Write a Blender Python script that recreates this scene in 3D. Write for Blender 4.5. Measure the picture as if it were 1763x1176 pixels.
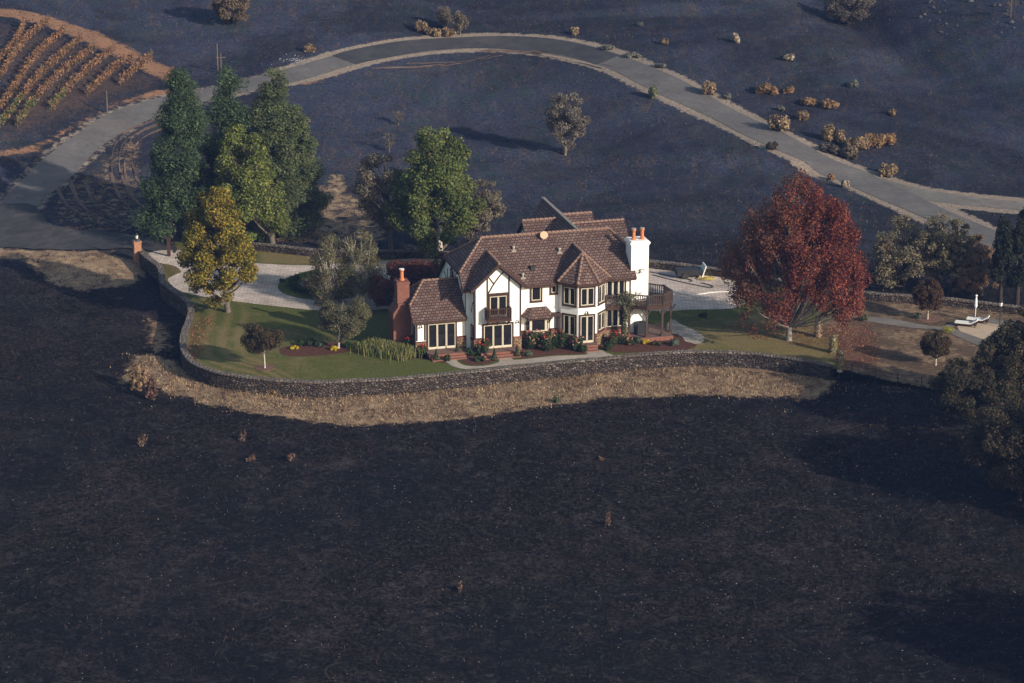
import bpy, math, random
import numpy as np
from mathutils import Vector, Matrix
R=math.radians
random.seed(7); rng=np.random.default_rng(11)
for o in list(bpy.data.objects): bpy.data.objects.remove(o)
S=bpy.context.scene; COL=S.collection
# ------------------------------------------------------------ camera, world, sun, exposure
F=4750.; PITCH=R(18); CAM=(0.,-238.,77.3)
cd=bpy.data.cameras.new('camera'); cam=bpy.data.objects.new('camera',cd); COL.objects.link(cam)
cam.location=CAM; cam.rotation_euler=(R(90)-PITCH,0,0)
cd.sensor_width=36; cd.lens=F/1763*36; cd.clip_start=1; cd.clip_end=4000
S.camera=cam
SUN_DIR=Vector((0.78,-0.625,0)).normalized(); SUN_EL=R(21.5)   # towards the sun
w=bpy.data.worlds.new('World'); S.world=w; w.use_nodes=True
nt=w.node_tree; sky=nt.nodes.new('ShaderNodeTexSky'); sky.sky_type='NISHITA'; sky.sun_disc=False
sky.sun_elevation=SUN_EL; sky.sun_rotation=math.atan2(SUN_DIR.x,SUN_DIR.y)
sky.air_density=1.6; sky.dust_density=2.0; sky.ozone_density=2.2
bg=nt.nodes['Background']; bg.inputs['Strength'].default_value=0.115
nt.links.new(sky.outputs[0],bg.inputs[0])
ld=bpy.data.lights.new('sun','SUN'); sun=bpy.data.objects.new('sun',ld); COL.objects.link(sun)
ld.energy=4.6; ld.angle=R(0.53); ld.color=(1.0,0.89,0.76)
sd=Vector((SUN_DIR.x*math.cos(SUN_EL),SUN_DIR.y*math.cos(SUN_EL),math.sin(SUN_EL)))
sun.rotation_euler=sd.to_track_quat('Z','Y').to_euler(); sun.location=(80,-80,60)
vs=S.view_settings; vs.view_transform='Standard'; vs.look='None'; vs.gamma=1; vs.exposure=0.45
S.render.resolution_x=1024; S.render.resolution_y=683
S.cycles.volume_bounces=0
# ------------------------------------------------------------ projection helpers (pixel of the 1763 px photo -> world)
cP,sP=math.cos(PITCH),math.sin(PITCH)
def ray(px,py):
    x=(px-881.5)/F; y=-(py-588)/F
    return np.array((x,cP+y*sP,-sP+y*cP))
def onz(px,py,z):
    d=ray(px,py); t=(z-CAM[2])/d[2]; return Vector((CAM[0]+t*d[0],CAM[1]+t*d[1],z))
def depth(p): return (p[1]-CAM[1])*cP-(p[2]-CAM[2])*sP
PAD=-0.30
# ------------------------------------------------------------ boundary of the walled garden
CAP_FRONT=[(240,428),(250,438),(262,448),(275,458),(279,470),(280,483),(290,492),(304,502),(318,513),(327,523),(329,535),(325,551),(318,569),(315,586),(318,604),(332,622),(352,632),(373,639),(405,645),(437,649),(478,653),(520,655.5),(560,656),(600,654),(660,652),(720,647),(790,640),(855,634),(918,627),(980,621),(1045,615),(1100,609),(1160,605),(1210,604),(1255,605),(1295,607),(1330,611),(1365,616),(1404,622),(1442,632)]
CAP_BACK=[(425,417),(470,421),(533,428),(600,430),(700,431),(787,434),(900,436),(1000,440),(1117,448),(1170,454),(1230,461),(1300,474),(1400,490),(1494,503),(1560,508),(1629,513),(1700,521),(1790,532)]
def smooth(pts,n=4,closed=False):
    P=[np.array(p,float) for p in pts]; out=[]
    for i in range(len(P)-1):
        p0=P[max(i-1,0)]; p1=P[i]; p2=P[i+1]; p3=P[min(i+2,len(P)-1)]
        for k in range(n):
            t=k/n; out.append(0.5*((2*p1)+(-p0+p2)*t+(2*p0-5*p1+4*p2-p3)*t*t+(-p0+3*p1-3*p2+p3)*t**3))
    out.append(P[-1]); return out
def capz_front(i,n):   # height of the cap above the pad
    t=i/(n-1); return PAD+ (0.95 if t<0.06 else 0.95-0.75*min(1,(t-0.06)/0.3))
_cf=smooth(CAP_FRONT,3); W_FRONT=[onz(p[0],p[1],capz_front(i,len(_cf))) for i,p in enumerate(_cf)]
_cb=smooth(CAP_BACK,3); W_BACK=[onz(p[0],p[1],PAD+0.75) for p in _cb]
PADPOLY=[(p.x,p.y) for p in W_FRONT]+[(onz(x,y,PAD).x,onz(x,y,PAD).y) for x,y in [(1470,640),(1530,655),(1600,668),(1700,690),(1790,705)]]+[(p.x,p.y) for p in reversed(W_BACK)]+[(onz(x,y,PAD).x,onz(x,y,PAD).y) for x,y in [(340,416),(262,418)]]
PADPOLY=np.array(PADPOLY)
def inside(poly,x,y):
    x=np.asarray(x,float); y=np.asarray(y,float); r=np.zeros(x.shape,bool); n=len(poly); j=n-1
    for i in range(n):
        xi,yi=poly[i]; xj,yj=poly[j]
        c=((yi>y)!=(yj>y))
        if yj!=yi: r^= c & (x<(xj-xi)*(y-yi)/(yj-yi)+xi)
        j=i
    return r
def pdist(poly,x,y,closed=True):
    x=np.asarray(x,float); y=np.asarray(y,float); d=np.full(x.shape,1e9); n=len(poly)
    for i in range(n if closed else n-1):
        ax,ay=poly[i]; bx,by=poly[(i+1)%n]; dx,dy=bx-ax,by-ay; L=dx*dx+dy*dy+1e-12
        t=np.clip(((x-ax)*dx+(y-ay)*dy)/L,0,1); d=np.minimum(d,(x-ax-t*dx)**2+(y-ay-t*dy)**2)
    return np.sqrt(d)
def sstep(a,b,x): t=np.clip((np.asarray(x,float)-a)/(b-a),0,1); return t*t*(3-2*t)
def splus(x,k): return k*np.logaddexp(0,np.asarray(x,float)/k)
def wob(x,y,s,seed=0):
    r=np.random.RandomState(seed); o=0
    for k in range(6):
        a=r.rand()*6.28; f=(0.6+r.rand()*1.2)/s; o=o+np.sin((x*math.cos(a)+y*math.sin(a))*f*6.28+r.rand()*6.28)
    return o/6
def H0(x,y):
    x=np.asarray(x,float); y=np.asarray(y,float)
    front=1-sstep(8,34,y); right=1-sstep(26,36,x)
    z=PAD-0.12-(1.05*front*right)
    z=z-22*np.tanh(0.10*splus(-(y+19),4)/22)
    z=z+75*np.tanh(0.135*splus(y-58,8)/75)
    far=sstep(8,40,np.hypot(np.maximum(0,np.abs(x)-38),np.maximum(0,np.abs(y-8)-24)))
    z=z+far*(wob(x,y,70,3)*1.6+wob(x,y,25,5)*0.35)
    z=z+5.5*np.exp(-(((x+82)/26)**2+((y-82)/30)**2))
    # crease and second hill top right
    s=((x-38.5)*0.95+(y-125)*0.31); fy=sstep(72,104,y)
    z=z+14*np.tanh(0.22*splus(s-4,2)/14)*sstep(60,100,y)+fy*(0.8*np.exp(-((s+7)/7.)**2)-1.3*np.exp(-((s-1.5)/3.5)**2))
    # low terrace behind the house
    z=z+0.9*sstep(-1.2,1.2,(y-62)-0.28*(x-20)*-1*0.6)*sstep(-25,0,x)*(1-sstep(30,45,x))*(1-sstep(66,80,y))
    return z
def H(x,y):
    z=H0(x,y); ins=inside(PADPOLY,x,y)
    return np.where(ins,PAD,z)
def G(px,py):
    d=ray(px,py); lo=100.
    ts=np.arange(140,700,1.0); X=CAM[0]+ts*d[0]; Y=CAM[1]+ts*d[1]; Z=CAM[2]+ts*d[2]
    f=Z-H(X,Y); i=int(np.argmax(f<0)); a,b=ts[i-1],ts[i]
    for _ in range(14):
        m=(a+b)/2; v=CAM[2]+m*d[2]-float(H(CAM[0]+m*d[0],CAM[1]+m*d[1]))
        if v>0: a=m
        else: b=m
    return Vector((CAM[0]+a*d[0],CAM[1]+a*d[1],CAM[2]+a*d[2]))
# ------------------------------------------------------------ object helpers
def tag(o,label=None,cat=None,group=None,kind=None):
    if label: o['label']=label
    if cat: o['category']=cat
    if group: o['group']=group
    if kind: o['kind']=kind
    return o
def link(name,me,mat=None,parent=None):
    o=bpy.data.objects.new(name,me); COL.objects.link(o)
    if mat is not None:
        for m in (mat if isinstance(mat,(list,tuple)) else [mat]): me.materials.append(m)
    if parent is not None: o.parent=parent
    return o
def empty(name,loc,rz=0.,label=None,cat=None,group=None):
    o=bpy.data.objects.new(name,None); COL.objects.link(o); o.location=loc; o.rotation_euler=(0,0,rz); o.empty_display_size=0.3
    return tag(o,label,cat,group)
class MB:
    def __init__(s): s.v=[]; s.f=[]; s.uv=[]
    def add(s,verts,faces,uvs=None):
        b=len(s.v); s.v+= [tuple(p) for p in verts]
        for k,f in enumerate(faces):
            s.f.append([b+i for i in f])
            s.uv.append(uvs[k] if uvs else None)
        return s
    def box(s,x0,y0,z0,x1,y1,z1):
        v=[(x0,y0,z0),(x1,y0,z0),(x1,y1,z0),(x0,y1,z0),(x0,y0,z1),(x1,y0,z1),(x1,y1,z1),(x0,y1,z1)]
        return s.add(v,[(3,2,1,0),(4,5,6,7),(0,1,5,4),(1,2,6,5),(2,3,7,6),(3,0,4,7)])
    def prism(s,plan,z0,z1):
        n=len(plan); v=[(p[0],p[1],z0) for p in plan]+[(p[0],p[1],z1) for p in plan]
        return s.add(v,[tuple(range(n-1,-1,-1)),tuple(range(n,2*n))]+[(i,(i+1)%n,n+(i+1)%n,n+i) for i in range(n)])
    def extr(s,pts,vec):   # 3D polygon extruded along vec
        n=len(pts); P=[Vector(p) for p in pts]; vec=Vector(vec); v=P+[p+vec for p in P]
        return s.add(v,[tuple(range(n-1,-1,-1)),tuple(range(n,2*n))]+[(i,(i+1)%n,n+(i+1)%n,n+i) for i in range(n)])
    def slab(s,pts,th=0.14):  # roof plane, polygon counter-clockwise seen from above, uv in metres
        P=[Vector(p) for p in pts]; n=(P[1]-P[0]).cross(P[2]-P[1]).normalized()
        if n.z<0: n=-n; P=P[::-1]
        h=Vector((0,0,1)).cross(n).normalized(); u=n.cross(h); N=len(P); Q=[p-n*th for p in P]
        uv=[(p.dot(h),p.dot(u)) for p in P]
        fs=[tuple(range(N)),tuple(range(2*N-1,N-1,-1))]+[(i,N+i,N+(i+1)%N,(i+1)%N) for i in range(N)]
        return s.add(P+Q,fs,[uv]+[None]*(N+1))
    def bar(s,a,b,w,h=None,up=(0,0,1)):
        a=Vector(a); b=Vector(b); d=(b-a).normalized(); up=Vector(up)
        if abs(d.dot(up))>0.98: up=Vector((1,0,0)) if abs(d.x)<0.9 else Vector((0,1,0))
        x=d.cross(up).normalized(); y=x.cross(d); h=h or w
        v=[]
        for p in (a,b):
            for sx,sy in ((-1,-1),(1,-1),(1,1),(-1,1)): v.append(p+x*sx*w/2+y*sy*h/2)
        return s.add(v,[(3,2,1,0),(4,5,6,7),(0,1,5,4),(1,2,6,5),(2,3,7,6),(3,0,4,7)])
    def tube(s,pts,rad,k=6):
        pts=[Vector(p) for p in pts]; b=len(s.v); n=len(pts)
        if not hasattr(rad,'__len__'): rad=[rad]*n
        for i,p in enumerate(pts):
            d=(pts[min(i+1,n-1)]-pts[max(i-1,0)]).normalized(); a=Vector((1,0,0)) if abs(d.x)<0.8 else Vector((0,1,0))
            x=d.cross(a).normalized(); y=d.cross(x)
            for j in range(k):
                t=2*math.pi*j/k; s.v.append(tuple(p+x*math.cos(t)*rad[i]+y*math.sin(t)*rad[i]))
        for i in range(n-1):
            for j in range(k): s.f.append([b+i*k+j,b+i*k+(j+1)%k,b+(i+1)*k+(j+1)%k,b+(i+1)*k+j]); s.uv.append(None)
        s.f.append([b+j for j in range(k)]); s.f.append([b+(n-1)*k+j for j in range(k-1,-1,-1)]); s.uv+= [None,None]
        return s
    def blob(s,c,r,seg=8,jit=0.15,flat=False):
        b=len(s.v); rx,ry,rz=r if hasattr(r,'__len__') else (r,r,r); c=Vector(c); rr=random.Random(int(c.x*997+c.y*131))
        rings=seg//2+1
        for i in range(rings):
            ph=math.pi*i/(rings-1) 
            for j in range(seg):
                t=2*math.pi*j/seg; q=1+rr.uniform(-jit,jit)
                s.v.append((c.x+rx*q*math.sin(ph)*math.cos(t),c.y+ry*q*math.sin(ph)*math.sin(t),c.z+rz*q*math.cos(ph)))
        for i in range(rings-1):
            for j in range(seg): s.f.append([b+i*seg+j,b+(i+1)*seg+j,b+(i+1)*seg+(j+1)%seg,b+i*seg+(j+1)%seg]); s.uv.append(None)
        return s
    def build(s,name,mat,parent=None,smooth=False):
        me=bpy.data.meshes.new(name); me.from_pydata(s.v,[],s.f)
        if any(u is not None for u in s.uv):
            l=me.uv_layers.new(name='UVMap'); k=0; dat=[]
            for f,u in zip(s.f,s.uv):
                for i in range(len(f)): dat+= (list(u[i]) if u else [0.02,0.02])
            l.data.foreach_set('uv',dat)
        if smooth: me.polygons.foreach_set('use_smooth',[True]*len(me.polygons))
        me.validate(); me.update(); return link(name,me,mat,parent)
def npmesh(name,V,Q,col=None,mat=None,parent=None,nv=4,colname='col'):
    me=bpy.data.meshes.new(name); V=np.asarray(V,np.float32); Q=np.asarray(Q,np.int32)
    me.vertices.add(len(V)); me.vertices.foreach_set('co',V.ravel())
    me.loops.add(Q.size); me.loops.foreach_set('vertex_index',Q.ravel())
    me.polygons.add(len(Q)); me.polygons.foreach_set('loop_start',np.arange(0,Q.size,nv,dtype=np.int32))
    me.polygons.foreach_set('loop_total',np.full(len(Q),nv,np.int32))
    if col is not None:
        a=me.color_attributes.new(colname,'FLOAT_COLOR','POINT'); c=np.ones((len(V),4),np.float32); c[:,:col.shape[1]]=col; a.data.foreach_set('color',c.ravel())
    me.update(calc_edges=True); me.validate(); return link(name,me,mat,parent)
# ------------------------------------------------------------ materials
class M_:
    def __init__(s,name,rough=0.8,spec=0.3):
        s.m=bpy.data.materials.new(name); s.m.use_nodes=True; s.t=s.m.node_tree; s.b=s.t.nodes['Principled BSDF']
        s.b.inputs['Roughness'].default_value=rough; s.b.inputs['Specular IOR Level'].default_value=spec
        s.tc=None
    def n(s,typ,**k):
        x=s.t.nodes.new(typ)
        for a,v in k.items():
            if a.startswith('i_'): x.inputs[a[2:].replace('_',' ')].default_value=v
            else: setattr(x,a,v)
        return x
    def l(s,a,b): s.t.links.new(a,b)
    def co(s,out='Object'):
        if s.tc is None: s.tc=s.n('ShaderNodeTexCoord')
        return s.tc.outputs[out]
    def noise(s,scale,detail=4,rough=0.6,vec=None,dist=0.):
        x=s.n('ShaderNodeTexNoise'); x.inputs['Scale'].default_value=scale; x.inputs['Detail'].default_value=detail; x.inputs['Roughness'].default_value=rough; x.inputs['Distortion'].default_value=dist
        s.l(vec or s.co(),x.inputs['Vector']); return x.outputs['Fac']
    def vor(s,scale,feat='F1',vec=None,out='Distance'):
        x=s.n('ShaderNodeTexVoronoi'); x.feature=feat; x.inputs['Scale'].default_value=scale; s.l(vec or s.co(),x.inputs['Vector']); return x.outputs[out]
    def ramp(s,fac,stops,interp='LINEAR'):
        x=s.n('ShaderNodeValToRGB'); r=x.color_ramp; r.interpolation=interp
        while len(r.elements)<len(stops): r.elements.new(0.5)
        for e,(p,c) in zip(r.elements,stops): e.position=p; e.color=(c[0],c[1],c[2],1) if hasattr(c,'__len__') else (c,c,c,1)
        s.l(fac,x.inputs[0]); return x.outputs[0]
    def mix(s,fac,a,b,mode='MIX'):
        x=s.n('ShaderNodeMix'); x.data_type='RGBA'; x.blend_type=mode; x.clamp_factor=True
        for v,i in ((fac,0),(a,6),(b,7)):
            if isinstance(v,(int,float)): x.inputs[i].default_value=v if i==0 else (v,v,v,1)
            elif isinstance(v,tuple): x.inputs[i].default_value=(v[0],v[1],v[2],1)
            else: s.l(v,x.inputs[i])
        return x.outputs[2]
    def math(s,op,a,b=None,c=None):
        x=s.n('ShaderNodeMath'); x.operation=op
        for i,v in enumerate((a,b,c)):
            if v is None: continue
            if isinstance(v,(int,float)): x.inputs[i].default_value=v
            else: s.l(v,x.inputs[i])
        return x.outputs[0]
    def attr(s,name,ch=None):
        x=s.n('ShaderNodeAttribute'); x.attribute_name=name
        if ch is None: return x.outputs['Color']
        if ch=='A': return x.outputs['Alpha']
        y=s.n('ShaderNodeSeparateColor'); s.l(x.outputs['Color'],y.inputs[0]); return y.outputs[ch]
    def vecscale(s,vec,sc):
        x=s.n('ShaderNodeMapping'); x.inputs['Scale'].default_value=sc; s.l(vec,x.inputs[0]); return x.outputs[0]
    def bump(s,h,strength=0.5,dist=0.05):
        x=s.n('ShaderNodeBump'); x.inputs['Strength'].default_value=strength; x.inputs['Distance'].default_value=dist; s.l(h,x.inputs['Height']); s.l(x.outputs[0],s.b.inputs['Normal'])
    def color(s,c):
        if isinstance(c,tuple): s.b.inputs['Base Color'].default_value=(c[0],c[1],c[2],1)
        else: s.l(c,s.b.inputs['Base Color'])
        return s
def varied(name,c0,c1,scale=2.,rough=0.8,spec=0.3,bump=0.2,metal=0.):
    m=M_(name,rough,spec); f=m.noise(scale,5,0.65); m.color(m.ramp(f,[(0.3,c0),(0.7,c1)])); m.b.inputs['Metallic'].default_value=metal
    if bump: m.bump(m.noise(scale*6,3),bump,0.02)
    return m.m
def leafmat(name,trans=0.35,rough=0.75):
    m=M_(name,rough,0.15); c=m.attr('col'); m.color(c)
    tr=m.n('ShaderNodeBsdfTranslucent'); m.l(c,tr.inputs[0]); mx=m.n('ShaderNodeMixShader'); mx.inputs[0].default_value=trans
    m.l(m.b.outputs[0],mx.inputs[1]); m.l(tr.outputs[0],mx.inputs[2]); m.l(mx.outputs[0],m.t.nodes['Material Output'].inputs[0]); return m.m
LEAF=leafmat('leaf'); GRASS=leafmat('grass_blade',0.25,0.9)
BARK=varied('bark_grey',(0.07,0.058,0.048),(0.16,0.135,0.11),3,0.9,0.1,0.6)
BARKM=varied('bark_mid',(0.13,0.11,0.10),(0.26,0.23,0.21),4,0.85,0.1,0.4)
BARKD=varied('bark_charred',(0.018,0.015,0.014),(0.05,0.04,0.035),3,0.9,0.1,0.6)
BARKW=varied('bark_pale',(0.30,0.27,0.23),(0.5,0.46,0.4),4,0.8,0.2,0.3)
m=M_('stucco',0.9,0.15); m.color(m.mix(m.math('MULTIPLY',m.ramp(m.noise(0.7,5,0.7),[(0.45,0.),(0.8,1.)]),0.45),(0.80,0.79,0.75),(0.66,0.64,0.58))); m.bump(m.noise(14,4),0.15,0.02); STUCCO=m.m
TIMBER=varied('dark_timber',(0.030,0.014,0.009),(0.060,0.030,0.020),5,0.7,0.3,0.3)
DECKW=varied('deck_timber',(0.035,0.022,0.018),(0.075,0.05,0.04),5,0.75,0.3,0.3)
CREAM=varied('cream_paint',(0.46,0.41,0.31),(0.56,0.51,0.40),3,0.5,0.4,0.05)
GLASS=M_('window_glass',0.08,0.6).color((0.012,0.012,0.014)).m
POT=varied('terracotta',(0.42,0.13,0.05),(0.58,0.21,0.09),6,0.8,0.2,0.3)
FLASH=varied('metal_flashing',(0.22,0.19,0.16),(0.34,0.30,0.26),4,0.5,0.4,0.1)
DISH=M_('tan_metal',0.5,0.4).color((0.60,0.42,0.28)).m
BLACK=varied('black_cover',(0.008,0.008,0.009),(0.018,0.018,0.02),4,0.55,0.4,0.4)
WHITE=varied('white_paint',(0.62,0.61,0.58),(0.78,0.77,0.74),3,0.6,0.3,0.05)
IRON=varied('dark_iron',(0.02,0.02,0.02),(0.05,0.045,0.04),5,0.6,0.4,0.1,0.3)
YELP=varied('yellow_plastic',(0.36,0.28,0.05),(0.5,0.39,0.08),5,0.5,0.4,0.1)
# roof tiles
def roofmat(name,cols,mort):
    m=M_(name,0.82,0.25); uv=m.co('UV')
    br=m.n('ShaderNodeTexBrick'); br.offset=0.5; br.inputs['Scale'].default_value=1.0; br.inputs['Brick Width'].default_value=0.36; br.inputs['Row Height'].default_value=0.29
    br.inputs['Mortar Size'].default_value=0.035; br.inputs['Mortar Smooth'].default_value=0.4; br.inputs['Bias'].default_value=0.0
    br.inputs['Color1'].default_value=(0,0,0,1); br.inputs['Color2'].default_value=(1,1,1,1); br.inputs['Mortar'].default_value=(0.5,0.5,0.5,1)
    m.l(uv,br.inputs[0])
    n=m.noise(0.35,4,0.7); f=m.math('ADD',m.math('MULTIPLY',br.outputs['Color'],0.34),m.math('ADD',m.math('MULTIPLY',n,0.45),m.math('MULTIPLY',m.noise(2.2,4,0.7),0.25)))
    c=m.ramp(f,[(0.08,cols[0]),(0.42,cols[1]),(0.62,cols[2]),(0.92,cols[3])])
    c=m.mix(br.outputs['Fac'],c,mort)
    # every course ends in a shadowing butt edge: saw-tooth height along the slope
    sep=m.n('ShaderNodeSeparateXYZ'); m.l(uv,sep.inputs[0]); y=m.math('DIVIDE',sep.outputs[1],0.29); fr=m.math('FRACT',y)
    saw=m.math('SUBTRACT',1.0,fr); m.color(c)
    m.bump(m.math('SUBTRACT',m.math('MULTIPLY',saw,1.0),m.math('MULTIPLY',br.outputs['Fac'],0.7)),1.0,0.06); return m.m
ROOF=roofmat('roof_tiles',[(0.060,0.031,0.026),(0.105,0.063,0.052),(0.145,0.093,0.077),(0.22,0.148,0.125)],(0.030,0.018,0.016))
RIDGE=varied('ridge_tiles',(0.15,0.088,0.066),(0.26,0.17,0.13),4,0.8,0.25,0.5)
def stonemat(name,sc,cols,joint,vs=(1,1,1)):
    m=M_(name,0.92,0.15); v=m.vecscale(m.co(),vs)
    e=m.vor(sc,'DISTANCE_TO_EDGE',v); c=m.vor(sc,'F1',v,'Color'); sep=m.n('ShaderNodeSeparateColor'); m.l(c,sep.inputs[0])
    col=m.ramp(sep.outputs[0],cols); j=m.ramp(e,[(0.02,1.),(0.09,0.)]); n=m.noise(9,4)
    col=m.mix(m.math('MULTIPLY',n,0.5),col,(0.02,0.018,0.015)); m.color(m.mix(j,col,joint)); m.bump(m.math('ADD',m.ramp(e,[(0.0,0.),(0.25,1.)]),m.math('MULTIPLY',n,0.3)),0.9,0.12); return m.m
FIELDSTONE=stonemat('fieldstone',3.6,[(0.0,(0.04,0.032,0.028)),(0.35,(0.085,0.065,0.055)),(0.6,(0.13,0.10,0.085)),(0.85,(0.06,0.05,0.048)),(1.,(0.24,0.20,0.175))],(0.010,0.008,0.008),(1,1,1.5))
CAPSTONE=stonemat('cap_stone',3.0,[(0.,(0.13,0.105,0.09)),(0.5,(0.19,0.155,0.135)),(1.,(0.28,0.24,0.205))],(0.10,0.085,0.07))
HSTONE=stonemat('house_stone',4.2,[(0.,(0.22,0.12,0.07)),(0.4,(0.42,0.27,0.15)),(0.7,(0.50,0.36,0.22)),(1.,(0.30,0.20,0.13))],(0.12,0.08,0.055),(1,1,1.4))
def brickmat(name,a,b,mo):
    m=M_(name,0.9,0.15); s=m.n('ShaderNodeSeparateXYZ'); m.l(m.co(),s.inputs[0]); c=m.n('ShaderNodeCombineXYZ')
    m.l(m.math('ADD',s.outputs[0],s.outputs[1]),c.inputs[0]); m.l(s.outputs[2],c.inputs[1])
    br=m.n('ShaderNodeTexBrick'); br.inputs['Scale'].default_value=1; br.inputs['Brick Width'].default_value=0.26; br.inputs['Row Height'].default_value=0.10; br.inputs['Mortar Size'].default_value=0.012
    br.inputs['Color1'].default_value=(*a,1); br.inputs['Color2'].default_value=(*b,1); br.inputs['Mortar'].default_value=(*mo,1); m.l(c.outputs[0],br.inputs[0])
    m.color(m.mix(m.math('MULTIPLY',m.noise(3,4),0.6),br.outputs['Color'],(0.10,0.04,0.03))); m.bump(br.outputs['Fac'],-0.4,0.02); return m.m
BRICK=brickmat('red_brick',(0.17,0.058,0.042),(0.26,0.10,0.07),(0.15,0.11,0.095))
BRICKP=brickmat('brick_paving',(0.22,0.085,0.055),(0.30,0.12,0.08),(0.16,0.11,0.09))
# paving
def pavemat(name,c0,c1,grid=None,dirt=(0.16,0.12,0.09)):
    m=M_(name,0.9,0.15); f=m.noise(0.25,6,0.7); c=m.ramp(f,[(0.35,c0),(0.65,c1)])
    c=m.mix(m.math('MULTIPLY',m.ramp(m.noise(0.09,5,0.75),[(0.5,0.),(0.72,1.)]),0.5),c,dirt)
    if grid:
        br=m.n('ShaderNodeTexBrick'); br.inputs['Scale'].default_value=1; br.inputs['Brick Width'].default_value=grid; br.inputs['Row Height'].default_value=grid*0.5; br.inputs['Mortar Size'].default_value=0.05
        br.inputs['Color1'].default_value=(.8,.8,.8,1); br.inputs['Color2'].default_value=(1.1,1.1,1.1,1); br.inputs['Mortar'].default_value=(0.62,0.60,0.58,1); m.l(m.co(),br.inputs[0])
        c=m.mix(1.0,c,br.outputs['Color'],'MULTIPLY')
    c=m.mix(0.8,c,m.ramp(m.noise(0.8,7,0.85,dist=.6),[(0.35,0.72),(0.62,1.15)]),'MULTIPLY')
    m.color(c); m.bump(m.noise(12,3),0.2,0.02); return m.m
PAVERS=pavemat('driveway_pavers',(0.46,0.385,0.33),(0.58,0.49,0.43),0.75,(0.22,0.17,0.13))
PATHC=pavemat('path_concrete',(0.30,0.26,0.22),(0.38,0.335,0.29))
ASPH=pavemat('old_asphalt',(0.098,0.091,0.088),(0.128,0.119,0.114),None,(0.15,0.12,0.10))
ASPHD=pavemat('dark_asphalt',(0.034,0.034,0.037),(0.052,0.051,0.054),None,(0.09,0.075,0.065))
TRACKM=pavemat('gravel_track',(0.12,0.11,0.10),(0.17,0.155,0.14),None,(0.17,0.13,0.10))
MULCH=varied('bark_mulch',(0.055,0.025,0.018),(0.12,0.058,0.04),6,0.95,0.05,0.8)
TYRE=pavemat('tyre_track_soil',(0.085,0.06,0.048),(0.15,0.105,0.085))
MULCHP=varied('leafy_mulch',(0.10,0.055,0.042),(0.20,0.12,0.09),5,0.95,0.05,0.8)
SANDP=varied('patio_sand',(0.34,0.26,0.19),(0.44,0.34,0.25),2,0.95,0.1,0.3)
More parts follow.
